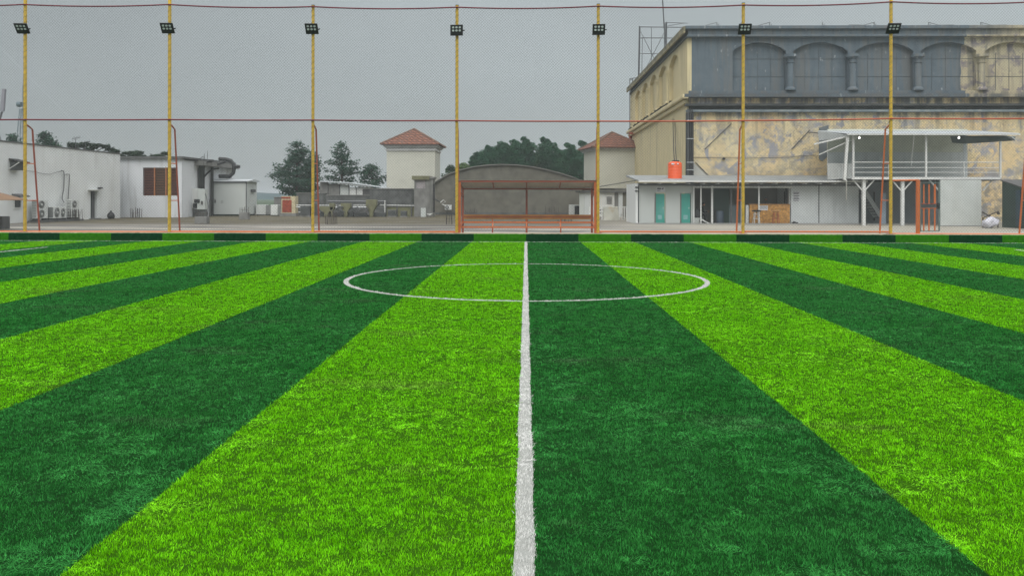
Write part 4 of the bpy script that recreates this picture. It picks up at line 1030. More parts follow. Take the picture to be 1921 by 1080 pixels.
    mb=MB()
    for py in (228,262,306,320): mb.box(xa-.02,xb+.02,BY-.54,BY-.50,bigz(py),bigz(py)+.05)
    mb.build('pipe_clip',steel,ch)
    # wires over the facade
    mb=MB(); mb.tube([P(1300,295.5,BY-.1),P(1400,297,BY-.1),P(1480,295,BY-.1),P(1530,291,BY-.1)],.018,4); mb.tube([P(1302,295,BY-.1),P(1535,292,BY-.1)],.008,3); mb.build('wall_cable',dark_grey,t)
    MB().box(*sorted((PX(1355,BY),PX(1359,BY))),BY-.25,BY-.003,bigz(300),bigz(296)).build('security_camera',black,t)
    # long grey pipe stub, patch panel near terrace
    MB().prism([P(1536,240,BY),P(1554,235,BY),P(1554,292,BY),P(1542,303,BY),P(1536,298,BY)],(0,-.05,0)).build('bare_patch',M('bare_render',(.14,.16,.17),.9,.1,2),t)
    # diagonal strips / brackets
    MB().tube([P(1485,280,BY-.08),P(1519,244,BY-.08)],.035,5).build('rod',dark_grey,t)
    MB().tube([P(1322,280,BY-.08),P(1372,232,BY-.08)],.030,5).build('rod',dark_grey,t)
    MB().tube([P(1305,305,BY-.06),P(1333,334,BY-.06)],.03,5).build('rod',dark_grey,t)
    MB().prism([P(1300,304,BY),P(1333,335,BY),P(1300,335,BY)],(0,-.03,0)).build('pale_patch',M('pale_render',(.46,.46,.42),.9,.1,2),t)
big()
# rooftop brackets and scaffold, mast
for k,(px,l) in enumerate(((1345,'leftmost, nearest the roof corner'),(1444,'right of the yellow pole before the snack counter'),(1543,'small, third from the left'),(1640,'just left of the seventh yellow pole'),(1742,'above the fourth blind arch'),(1840,'rightmost, above the beige bare wall'))):
    Y=BY-.2; t=thing('roof_bracket','thin cable bracket on the roof edge, '+l,'bracket',P(px,51,Y),'cable brackets along the roof edge')
    s=-1 if k<4 else 1
    MB().tube([P(px,52,Y),P(px,42,Y)],.030,5).build('upright',dull_metal,t)
    if k!=2: MB().tube([P(px,42.2,Y),P(px+s*22,48.5,Y)],.022,4).build('arm',dull_metal,t)
    MB().tube([P(px+4,52,Y),P(px+3,45,Y)],.022,4).build('stay',dull_metal,t)
    if k in (3,4,5): MB().tube([P(px+s*20,47.5,Y),P(px+s*48,47,Y)],.018,4).build('cable',dull_metal,t)
def scaffold():
    Y=80.; t=thing('roof_scaffold','thin black lattice frame standing on the roof corner','scaffold',P(1225,150,Y))
    def b(a,c_,r=.045): MB().tube([P(a[0],a[1],Y),P(c_[0],c_[1],Y)],r,5).build('tube',dull_metal,t)
    b((1200,50),(1198,152),.09); b((1250,42),(1249,130),.09); b((1247,45),(1246,130),.05); b((1222,51),(1222,118),.03)
    b((1200,51),(1300,52)); b((1199,71.5),(1288,72)); b((1199,101),(1249,101),.035)
    b((1202,60),(1226,108),.03); b((1246,62),(1206,140),.03); b((1251,42.5),(1290,44),.03); b((1254,49),(1284,43.5),.03); b((1226,108),(1232,112),.03); b((1205,72),(1204,145),.03)
    MB().tube([P(1250,88,Y-1),P(1246,50,Y-1),P(1240.5,-40,Y-1)],[.09,.07,.05],6).build('aerial_mast',dull_metal,None,label='tall thin leaning aerial mast rising beside the roof lattice frame',cat='mast')
    Y=87.; t=thing('wall_scaffold','thin black ladder frame along the far left edge of the stained building','scaffold',P(1183,370,Y))
    for px in (1181.5,1186.5): MB().tube([P(px,148,Y),P(px,372,Y)],.045,5).build('rail',dull_metal,t)
    for py in range(150,370,14): MB().tube([P(1181.5,py,Y),P(1186.5,py,Y)],.025,4).build('rung',dull_metal,t)
    MB().tube([P(1181,148,Y),P(1195,146,Y)],.04,4).build('top_arm',dull_metal,t)
scaffold()
def downpipes():
    Yp=BYB*.98; x=BX0-.62
    Yq=57*310/(1190.5-987)
    MB().tube([(BX0-.45,Yq,1.5),(BX0-.45,Yq,PZ(250,Yq,1190))],.16,8).build('red_brown_downpipe',rust_red,None,smooth=True,label='thick red brown downpipe at the far end of the beige side wall',cat='pipe')
    MB().tube([P(1180,250,Yq-3),P(1190,251,Yq-3)],.10,6).build('overflow_pipe',rust_red,None,label='short red brown overflow pipe at the back corner of the beige side wall',cat='pipe')
downpipes()
def tank():
    Y=52.6; x=PX(1266,Y); r=(26/1500)*Y/2; z0=PZ(338.5,Y,1266); h=PZ(303,Y,1266)-z0
    t=thing('water_tank','bright orange plastic water tank on the low roof','water tank',(x,Y,z0))
    prof=[(r*.93,0),(r*.98,.04)]
    for k in range(5):
        a=.06+k*(h*.82-.06)/5; prof+=[(r,a),(r,a+.15),(r*.975,a+.165),(r*.975,a+.18)]
    prof+=[(r,h*.84),(r*.93,h*.92),(r*.75,h*.97),(r*.45,h)]
    MB().lathe(prof,(x,Y,z0),28).build('shell',tank_mat,t,smooth=True)
    MB().lathe([(.24,h-.02),(.24,h+.05),(.18,h+.08)],(x+.05,Y,z0),16).build('lid',black,t)
    MB().box(x-.30,x-.12,Y-r-.012,Y-r+.05,z0+h*.82,z0+h*.90).box(x+.06,x+.16,Y-r-.012,Y-r+.05,z0+h*.83,z0+h*.89).build('label_patch',sheet_paper,t)
    p=MB(); 
    for dx,top in ((-.02,222),(.10,206)):
        p.tube([(x+dx,Y,z0+h),(x+dx,Y+.4,z0+h+1.),P(1264+dx*30,270,60.),P(1263+dx*30,top,62.5)],.028,5)
    p.build('supply_pipe',black_pipe,t)
    MB().box(x-r-.5,x-r-.05,Y-.2,Y,z0,z0+.05).box(x+r+.05,x+r+.3,Y-.2,Y,z0,z0+.08).build('base_block',black,t)
tank()

# ------------------------------------------------------------------ LOW WHITE BUILDING
LY=51.
def low():
    xl=PX(1197,LY); xr=PX(1612,LY); zc=PZ(345,LY,1400); t=thing('low_white_building','long low white building with toilets and an open snack counter','building',((xl+xr)/2,LY,0))
    def wx(px): return PX(px,LY)
    def seg(px0,px1,z0=0,z1=zc,m=off_white,dy=0.,th=.14,n='wall'): return MB().box(wx(px0),wx(px1),LY+dy,LY+dy+th,z0,z1).build(n,m,t)
    zd=PZ(362,LY,1240)
    seg(1197,1228); seg(1248.5,1276); seg(1296.5,1301.5); 
    seg(1228,1248.5,zd,zc); seg(1276,1296.5,zd,zc)
    for a,b in ((1228.5,1248),(1276.5,1296)):
        d=MB().box(wx(a)+.06,wx(b)-.03,LY+.05,LY+.10,.04,zd-.04).build('door',teal,t)
        MB().box(wx(a),wx(a)+.06,LY-.01,LY+.12,.0,zd).build('door_frame',concrete,t)
        MB().box(wx(b)-.14,wx(b)-.09,LY+.0,LY+.05,.95,1.05).build('handle',steel,d)
        MB().box(wx(a)+.2,wx(b)-.2,LY+.035,LY+.05,.28,.55).build('vent',M('pale_teal',(.22,.42,.42),.6,.1,9),d)
    s=MB().box(wx(1231),wx(1247.5),LY-.03,LY-.002,PZ(359.8,LY,1240),PZ(351.5,LY,1240)).build('toilet_sign',sheet_paper,t)
    mb=MB()
    zt_=PZ(355.8,LY,1240)
    for k in range(5): mb.box(wx(1232.5+k*1.55),wx(1232.5+k*1.55+1.15),LY-.036,LY-.031,zt_,zt_+.11)
    mb.prism([(wx(1241),LY-.031,zt_+.055),(wx(1244.3),LY-.031,zt_+.13),(wx(1244.3),LY-.031,zt_-.02)],(0,-.005,0)); mb.box(wx(1232.5),wx(1238),LY-.036,LY-.031,zt_-.09,zt_-.06)
    mb.build('sign_lettering',ink,s)
    # left return wall
    MB().box(xl-.16,xl-.002,LY-.05,LY+4.6,0,zc+.02).build('side_wall',white_wall,t)
    MB().box(xl-.01,xl+.05,LY-.07,LY-.052,0.,zc-.1).build('corner_joint',black,t)
    mb=MB()
    for py in (350,357,418): mb.box(wx(1191),wx(1196),LY-.12,LY-.055,PZ(py+2.5,LY),PZ(py,LY))
    mb.build('hinge',black,t)
    # open sections
    seg(1299.5,1302,0,zc,white_paint,-.15); 
    MB().box(wx(1302),wx(1312),LY-.0,LY+.12,0,PZ(408,LY)).build('low_wall',off_white,t)
    for px,w_,m in ((1312.5,2.2,white_paint),(1336,3.8,white_paint),(1372,3,dull_metal),(1390.5,1.5,steel),(1420.5,2.4,white_paint)):
        dy=-.4 if px in(1312.5,1420.5) else 0
        MB().box(wx(px)-w_*.017,wx(px)+w_*.017,LY+dy,LY+dy+.08,0,zc).build('post',m,t)
    # interior shell
    yb=LY+2.6
    MB().box(wx(1301),wx(1482),yb,yb+.1,0,zc).build('back_wall',grey_wall,t)
    MB().box(wx(1301.2),wx(1303),LY+.15,yb,0,zc).build('partition',cool_panel,t); MB().box(wx(1482),wx(1484),LY+.15,yb,0,zc).build('partition',cool_panel,t)
    MB().box(wx(1341)-0,wx(1375),LY+1.0,LY+1.08,0,PZ(353,LY)).build('green_partition',green_dark,t)
    MB().box(wx(1375.2),wx(1402),LY+1.02,LY+1.1,0,PZ(384,LY)).build('blue_grey_panel',M('blue_grey_panel',(.14,.18,.19),.6,.1,2),t)
    seg(1400,1405.5,0,PZ(384,LY),white_paint,.1,.1,'counter_end')
    MB().box(xl,xr,LY,LY+6,zc,zc+.06).build('ceiling',grey_wall,t)
    # lintel
    MB().box(wx(1299),wx(1484),LY-.42,LY-.34,PZ(352,LY),PZ(349.6,LY)).build('lintel',white_paint,t)
    # right walls
    seg(1484,1536.5,m=cool_panel); seg(1537.,1611,m=cool_panel,dy=.02); MB().box(wx(1536)-.02,wx(1536)+.03,LY-.02,LY-.001,0,zc).build('panel_joint',dark_grey,t)
    # front canopy roof
    zf=PZ(339.2,LY-1.2,1400)
    MB().prism([(xl-.1,LY-1.2,zf-.07),(xl-.1,LY-1.2,zf),(xl-.1,BY-.7,zf+.52),(xl-.1,BY-.7,zf+.40)],(xr-xl+.1,0,0)).build('roof',old_roof,t)
    MB().box(xl-.14,xr,LY-1.26,LY-1.202,zf-.09,zf+.02).build('fascia',white_paint,t)
    MB().box(xl,xr-.1,LY-.5,LY-.1,zf-.30,zf-.20).build('gutter_shadow_beam',dull_metal,t)
    mb=MB()
    for i in range(int((xr-xl)/.9)): mb.box(xl+.3+i*.9,xl+.36+i*.9,LY-1.18,LY-.02,zf-.20,zf-.145)
    mb.build('rafters',white_paint,t)
    # flashing along the big wall
    MB().box(PX(1301,BY-.3),PX(1600,BY-.3),BY-.55,BY-.35,zf+.45,PZ(334,BY-.5,1400)).build('flashing',white_paint,t)
    # kerb/plinth
    MB().box(xl-.2,PX(1860,LY-1.3),LY-1.5,LY-.06,0,.05).build('pavement_step',M('step_concrete',(.30,.30,.28),.9,.12,1.5,(.16,.16,.15),.6),None,kind='structure')
    # louvred notice
    mb=MB().box(wx(1487.5),wx(1501),LY-.03,LY-.002,PZ(378,LY,1490),PZ(359,LY,1490)).build('price_board',sheet_paper,t)
    q=MB()
    for k,py in enumerate((361,363.5,367,370.2,372.8,375.8)): q.box(wx(1488),wx(1499.5-(k%2)*1.5),LY-.036,LY-.031,PZ(py+.9,LY,1490),PZ(py-.4,LY,1490))
    q.build('board_lines',ink,mb)
low()
def counter():
    Y=LY+.02; x0,x1=PX(1405.7,Y),PX(1481.5,Y); z=PZ(384,Y,1440)
    t=thing('snack_counter','orange brown wooden board counter with a paper notice','counter',((x0+x1)/2,Y,0))
    for k in range(3):
        a=x0+(x1-x0)*k/3; b=x0+(x1-x0)*(k+1)/3; MB().box(a+.004,b-.004,Y-.04,Y,.05,z).build('front_board',wood,t,bevel=.004)
    MB().box(x0-.02,x1,Y-.08,Y+.55,z,z+.04).build('top',wood_l,t,bevel=.005)
    MB().box(PX(1424,Y),PX(1440,Y),Y-.05,Y-.042,PZ(393.5,Y),PZ(384.7,Y)).build('paper_notice',sheet_paper,t)
    mb=MB()
    for py in (386,388,390): mb.box(PX(1425,Y),PX(1439,Y),Y-.055,Y-.051,PZ(py+.6,Y),PZ(py-.1,Y))
    mb.build('notice_print',ink,t)
    def stool(px,seatm,legm,lab):
        Y=LY-.75; x=PX(px,Y); s=thing('bar_stool',lab,'stool',(x,Y,.05),'bar stools at the snack counter')
        zz=PZ(395.5,Y,px)
        MB().lathe([(.05,-.02),(.25,0),(.29,.03),(.29,.07),(.2,.10)],(x,Y,zz-.05),16).build('seat',seatm,s,smooth=True)
        for a in (45,135,225,315):
            c_,d_=math.cos(rad(a)),math.sin(rad(a)); MB().tube([(x+.14*c_,Y+.14*d_,zz-.05),(x+.25*c_,Y+.25*d_,.05)],.018,6).build('leg',legm,s)
        for zr,rr in ((.35,.225),(.62,.19)):
            MB().tube([(x+rr*math.cos(a),Y+rr*math.sin(a),zr) for a in np.linspace(0,2*math.pi,17)],.012,5).build('foot_ring',legm,s)
    stool(1419,black,white_paint,'bar stool with black round seat and pale legs, at the left of the counter')
    stool(1455.5,wood_l,rust_red,'bar stool with tan round seat and brown legs, at the middle of the counter')
    Y=LY+.4; MB().box(PX(1473.5,Y),PX(1480.5,Y),Y,Y+.3,z+.05,PZ(358.5,Y)).box(PX(1475,Y),PX(1479,Y),Y+.05,Y+.2,PZ(358.4,Y),PZ(352.5,Y)).build('speaker_cabinet',black,label='tall black speaker standing on the right end of the counter',cat='speaker')
    MB().box(PX(1486,LY-.3),PX(1496,LY-.3),LY-.45,LY-.2,.051,.12).box(PX(1488,LY-.3),PX(1492,LY-.3),LY-.4,LY-.25,.12,.17).build('pair_of_shoes',black,label='pair of dark shoes on the step below the price board',cat='shoes',bevel=.02)
    Y=LY+.9; b_=thing('water_barrel','blue grey barrel in the open room right of the seated person','barrel',(PX(1347,Y),Y,0))
    MB().lathe([(.26,0),(.30,.05),(.30,.75),(.26,.80)],(PX(1349,Y),Y,0),16).build('body',M('barrel_blue',(.08,.11,.15),.5,.1,3),b_,smooth=True)
    MB().box(PX(1339,Y),PX(1342,Y),Y-.3,Y-.1,0,.85).build('stand',black,b_)
    MB().box(PX(1337,Y),PX(1344,Y),Y-.32,Y-.05,.85,.92).build('tray',black,b_)
counter()
# people --------------------------------------------------------------
def skin_body(name, joints, edges, mat, parent, sub=2):
    me=bpy.data.meshes.new(name); names=list(joints); org=ORG[parent.name]
    me.from_pydata([tuple(Vector(joints[k][0])-org) for k in names],[(names.index(a),names.index(b)) for a,b in edges],[])
    o=bpy.data.objects.new(name,me); COL.objects.link(o); o.parent=parent; ORG[o.name]=org
    m=o.modifiers.new('skin','SKIN'); m.use_smooth_shade=True
    for i,k in enumerate(names):
        sv=me.skin_vertices[0].data[i]; r=joints[k][1]; sv.radius=(r,r) if not isinstance(r,tuple) else r; sv.use_root=(i==0)
    s=o.modifiers.new('sub','SUBSURF'); s.levels=sub; s.render_levels=sub
    me.materials.append(mat); return o
def head_part(parent,c,face,r=.098,hairmat=hair):
    c=Vector(c); f=Vector(face).normalized()
    def ell(cc,rx,ry,rz,n=14,m=10):
        vs=[];fs=[]; side=f.cross(Vector((0,0,1))).normalized()
        for j in range(1,m):
            th=math.pi*j/m
            for i in range(n):
                a=2*math.pi*i/n; vs.append(Vector(cc)+side*rx*math.sin(th)*math.cos(a)+f*ry*math.sin(th)*math.sin(a)+Vector((0,0,rz*math.cos(th))))
        for j in range(m-2):
            for i in range(n): fs.append((j*n+i,j*n+(i+1)%n,(j+1)*n+(i+1)%n,(j+1)*n+i))
        fs.append(tuple(range(n))); fs.append(tuple(range((m-2)*n,(m-1)*n))); return vs,fs
    mb=MB(); mb.add(*ell(c,r*.78,r*.95,r*1.15)); mb.add(*ell(c+f*r*.95-Vector((0,0,.01)),.013,.022,.02,8,6))
    side=f.cross(Vector((0,0,1))).normalized()
    for s in (1,-1): mb.add(*ell(c+side*s*r*.78,.012,.018,.03,8,6))
    hd=mb.build('head',skin,parent,smooth=True)
    MB().add(*ell(c+Vector((0,0,r*.28))-f*r*.14,r*.90,r*1.0,r*1.0)).build('hair',hairmat,hd,smooth=True)
    q=MB()
    for s in (1,-1): q.add(*ell(c+f*r*.90+side*s*.032+Vector((0,0,.012)),.010,.006,.007,8,6))
    q.add(*ell(c+f*r*.88-Vector((0,0,.05)),.024,.006,.006,8,6)); q.build('facial_features',ink,hd,smooth=True)
def people():
    # seated person, facing right (+X), leaning forward
    Y=LY+.45; x=PX(1311,Y); zs=.46
    t=thing('person','seated person in black leaning forward in the open room by a white post','person',(x,Y,.0))
    hip=Vector((x,Y,zs+.10)); ch=hip+Vector((.16,0,.40)); nk=ch+Vector((.06,0,.14)); hdp=nk+Vector((.08,0,.14))
    J={'hip':(hip,(.15,.13)),'waist':(hip+Vector((.05,0,.18)),.14),'chest':(ch,(.17,.14)),'neck':(nk,.065),
       'ls':(ch+Vector((0,.19,.02)),.06),'le':(ch+Vector((.16,.22,-.24)),.047),'lh':(ch+Vector((.36,.10,-.18)),.035),
       'rs':(ch+Vector((0,-.19,.02)),.06),'re':(ch+Vector((.16,-.22,-.26)),.047),'rh':(ch+Vector((.36,-.10,-.18)),.035),
       'lk':(hip+Vector((.42,.14,.02)),.075),'la':(hip+Vector((.40,.14,-.42)),.05),'lt':(hip+Vector((.56,.14,-.50)),.04),
       'rk':(hip+Vector((.42,-.12,.02)),.075),'ra':(hip+Vector((.34,-.12,-.42)),.05),'rt':(hip+Vector((.50,-.12,-.50)),.04)}
    E=[('hip','waist'),('waist','chest'),('chest','neck'),('chest','ls'),('ls','le'),('le','lh'),('chest','rs'),('rs','re'),('re','rh'),('hip','lk'),('lk','la'),('la','lt'),('hip','rk'),('rk','ra'),('ra','rt')]
    skin_body('body',J,E,cloth_black,t); head_part(t,hdp,(1,0,-.25))
    for s in (1,-1):
        base=ch+Vector((.38,s*.10,-.175))
        hb=MB(); hb.tube([base,base+Vector((.06,0,-.01))],[.030,.028],8)
        for k in range(4): hb.tube([base+Vector((.06,(k-1.5)*.016,0)),base+Vector((.10,(k-1.5)*.018,-.01)),base+Vector((.12-.006*abs(k-1.5),(k-1.5)*.018,-.03))],[.009,.008,.006],5)
        hb.tube([base+Vector((.02,-s*.03,0)),base+Vector((.06,-s*.045,.005))],[.010,.008],5); hb.build('hand',skin,t,smooth=True)
    # chair under the person
    c=thing('plastic_chair','dark low chair under the seated person','chair',(x,Y,0))
    MB().box(x-.24,x+.22,Y-.23,Y+.23,zs-.07,zs-.02).build('seat',black,c,bevel=.01)
    MB().prism([(x-.24,Y-.22,zs),(x-.20,Y-.22,zs),(x-.30,Y-.22,zs+.48),(x-.34,Y-.22,zs+.48)],(0,.44,0)).build('backrest',black,c)
    for sx in (-.2,.18):
        for sy in (-.2,.2): MB().box(x+sx-.02,x+sx+.02,Y+sy-.02,Y+sy+.02,0,zs-.07).build('leg',black,c)
    # jacket / bag left
    Yb=LY+.25; MB().lathe([(.05,0),(.24,.03),(.26,.2),(.20,.42),(.10,.60),(.03,.68)],(PX(1307,Yb),Yb,PZ(408,Yb)),12).build('black_bag',black,smooth=True,label='black bag slumped on the low white wall beside the seated person',cat='bag')
    MB().prism([P(1314,409,LY-.35),P(1331,418.5,LY-.35),P(1330,420,LY-.35),P(1313,411,LY-.35)],(0,.5,0)).build('ramp_board',white_paint,label='pale board sloping down to the step by the seated person',cat='board')
    # person behind counter
    Y=LY+1.2; x=PX(1436.5,Y); t=thing('person','person with dark hair standing behind the wooden counter','person',(x,Y,0))
    top=PZ(369.5,Y,1436); hz=top-.13; sh=hz-.25
    J={'hip':(Vector((x,Y,.92)),.14),'chest':(Vector((x,Y,sh-.12)),(.17,.12)),'neck':(Vector((x,Y,sh+.06)),.055),
     'ls':(Vector((x+.19,Y,sh-.04)),.055),'le':(Vector((x+.25,Y-.08,sh-.30)),.045),'lh':(Vector((x+.20,Y-.28,sh-.38)),.033),
     'rs':(Vector((x-.19,Y,sh-.04)),.055),'re':(Vector((x-.25,Y-.08,sh-.30)),.045),'rh':(Vector((x-.20,Y-.28,sh-.38)),.033),
     'lk':(Vector((x+.10,Y,.48)),.075),'la':(Vector((x+.10,Y,.06)),.05),'rk':(Vector((x-.10,Y,.48)),.075),'ra':(Vector((x-.10,Y,.06)),.05)}
    E=[('hip','chest'),('chest','neck'),('chest','ls'),('ls','le'),('le','lh'),('chest','rs'),('rs','re'),('re','rh'),('hip','lk'),('lk','la'),('hip','rk'),('rk','ra')]
    skin_body('body',J,E,cloth_grey,t); head_part(t,(x,Y,hz),(-.4,-1,-.3))
people()

# ------------------------------------------------------------------ BALCONY STRUCTURE
def balcony():
    Yf=48.; x0,x1=PX(1598,Yf),PX(1877,Yf); zd=PZ(334,Yf,1740)
    t=thing('balcony_terrace','white steel upper terrace with railing, sheet roof and braced columns','terrace',((x0+x1)/2,Yf,0))
    # deck
    MB().box(x0,x1,Yf,Yf+.08,zd-.09,zd+.06).build('deck_edge',white_paint,t)
    MB().box(x0,x1,Yf+.082,BY-.7,zd-.02,zd+.04).build('deck',cool_panel,t)
    mb=MB()
    for px in range(1610,1875,22): mb.box(PX(px,Yf),PX(px,Yf)+.07,Yf+.085,BY-.7,zd-.14,zd-.022)
    mb.build('deck_joists',dull_metal,t)
    # railing
    rl=[]
    for py in (304.5,314.5,323.5):
        z=PZ(py,Yf,1740); MB().tube([(x0,Yf+.04,z),(x1,Yf+.04,z)],.028 if py<310 else .02,6).build('rail',white_paint,t,smooth=True)
    for px in (1668,1809): MB().tube([(PX(px,Yf),Yf+.04,zd),(PX(px,Yf),Yf+.04,PZ(304,Yf,px))],.028,6).build('rail_post',white_paint,t)
    zr=PZ(253,Yf,1740)
    for px in (1601,1737.5,1877):
        MB().box(PX(px,Yf)-.05,PX(px,Yf)+.05,Yf-.02,Yf+.08,zd,zr-.03 if px<1870 else PZ(265,Yf,px)).build('post',white_paint,t)
    MB().bar(P(1590,257,Yf-.3),P(1584,338,Yf-.3),.14).build('post',white_paint,t)
    MB().bar(P(1588,338,Yf-.2),P(1588,375,Yf+.9),.07).build('drain_pipe',white_paint,t)
    # picket side screen
    Ys=50.
    for k in range(18):
        px=1553+k*2.65; MB().box(PX(px,Ys),PX(px,Ys)+.055,Ys,Ys+.03,PZ(336,Ys),PZ(306,Ys)).build('picket',white_paint,t)
    MB().box(PX(1552,Ys),PX(1600,Ys),Ys+.032,Ys+.06,PZ(309,Ys),PZ(307,Ys)).box(PX(1552,Ys),PX(1600,Ys),Ys+.032,Ys+.06,PZ(334,Ys),PZ(332,Ys)).build('picket_rail',white_paint,t)
    # back wall
    Yb=55.2; xw0,xw1=PX(1553,Yb),PX(1815,Yb); zt=PZ(252,Yb,1700)
    MB().box(xw0,xw1,Yb,Yb+.15,zd-.1,PZ(285.5,Yb,1700)).build('back_wall',cool_panel,t)
    MB().box(xw0,xw1,Yb+.02,Yb+.17,PZ(285.2,Yb,1700),zt+.35).build('back_wall',M('sage_panel',(.60,.62,.53),.7,.05,1,(.28,.29,.25),.4),t)
    MB().box(xw1-.3,xw1-.08,Yb-.012,Yb-.002,zd,zt).build('wall_edge',roof_sheet,t)
    # roof
    zb_=PZ(245.5,55.5,1680)
    mb=MB(); vs=[];fs=[]; n=110
    xa,xb=PX(1588,Yf-.5),PX(1912,Yf-.5); xa2,xb2=PX(1534,55.5),PX(1832,55.5)
    for i in range(n+1):
        u=i/n; c_=.03*(i%2); vs+=[(xa+(xb-xa)*u,Yf-.6,zr+.02+c_),(xa2+(xb2-xa2)*u,55.6,zb_+c_)]
    for i in range(n): fs.append((2*i,2*i+2,2*i+3,2*i+1))
    mb.add(vs,fs).build('roof_sheet',roof_sheet,t,solid=.01)
    MB().box(xa,xb,Yf-.62,Yf-.56,zr-.06,zr+.015).build('roof_beam',white_paint,t)
    mb=MB()
    for k in range(8): px=1605+k*39; mb.bar((PX(px,Yf),Yf-.5,zr-.04),(PX(px,Yf)-.3,55.3,zb_-.12),.06)
    mb.build('rafters',dull_metal,t)
    MB().prism([P(1534,246,52.),P(1592,253,Yf),P(1592,257,Yf),P(1536,264,52.)],(.04,0,0)).build('roof_side',cool_panel,t)
    # right awning
    MB().prism([P(1808,257,50.),P(1906,256,49.),P(1903,264,49.),P(1812,270,50.)],(0,1.6,.18)).build('awning',roof_dark,t)
    MB().bar(P(1895,257,48.9),P(1903,263,48.9),.3,.04).build('awning_edge',roof_sheet,t)
    # struts to the left
    MB().bar(P(1527,270.5,48.),P(1590,256,48.),.09).build('strut',white_paint,t)
    MB().bar(P(1536,290.5,50.),P(1611,257,48.),.06).build('strut',white_paint,t)
    # lamps
    for px,py in ((1612,259),(1799,259)):
        c_=P(px,py,Yf+.3); l=MB().lathe([(.02,.16),(.05,.13),(.06,.08)],c_,10).build('lamp',white_paint,t)
        MB().lathe([(.01,-.04),(.04,-.02),(.045,.02),(.03,.06)],c_,12).build('bulb',bulb,l,smooth=True)
    MB().tube([P(1715,253,49),P(1713,275,49.5),P(1710,300,50),P(1710,312,50)],.035,6).build('drain_hose',white_paint,t,smooth=True)
    # ground columns with Y braces
    for px in (1620,1692.5,1763,1841):
        x=PX(px,Yf+.3); 
        if px!=1841: MB().box(x-.09 if px<1750 else x-.03,x+.09 if px<1750 else x+.03,Yf+.2,Yf+.38,0,zd-.1).build('column',white_paint if px<1750 else pole_teal,t)
        for s in (1,-1):
            if (px==1763 and s==1) or (px==1841 and s==-1): continue
            MB().bar((x+s*.08,Yf+.29,PZ(356,Yf)),(x+s*.62,Yf+.29,zd-.12),.07).build('column_brace',white_paint,t)
    # big panel
    MB().box(PX(1764.5,47.4),PX(1841,47.4),47.4,47.5,.03,PZ(337.5,47.4,1800)).build('white_panel',off_white,t)
    MB().box(PX(1764.5,47.4),PX(1841,47.4),47.35,47.6,0,.03).build('panel_foot',dark_grey,t)
    # rear ground wall
    Yr=53.; m=M('blue_grey_wall',(.30,.33,.35),.8,.06,1,(.2,.21,.22),.5)
    MB().box(PX(1611,LY)+.02,PX(1764,Yr),Yr,Yr+.12,0,zd-.15).build('ground_wall',m,t)
    # stair
    mb=MB(); a=Vector(P(1622,358,51.6)); b=Vector(P(1654,408,51.6)); 
    for k in range(10):
        p=a+(b-a)*(k/9); mb.box(p.x-.14,p.x+.14,p.y,p.y+.9,p.z-.03,p.z)
    s=mb.build('stair_tread',dull_metal,t)
    MB().bar(a,b,.05,.26).bar(a+Vector((0,.9,0)),b+Vector((0,.9,0)),.05,.26).build('stair_stringer',cool_panel,t)
    MB().bar(P(1657,362,50.5),P(1657,420,50.5),.30,.1).build('light_blue_post',M('light_blue',(.35,.42,.50),.6,.06,2),t)
    MB().tube([P(1640,360,52.8),P(1640,414,52.8)],.04,6).build('drain_pipe',dark_grey,t)
balcony()
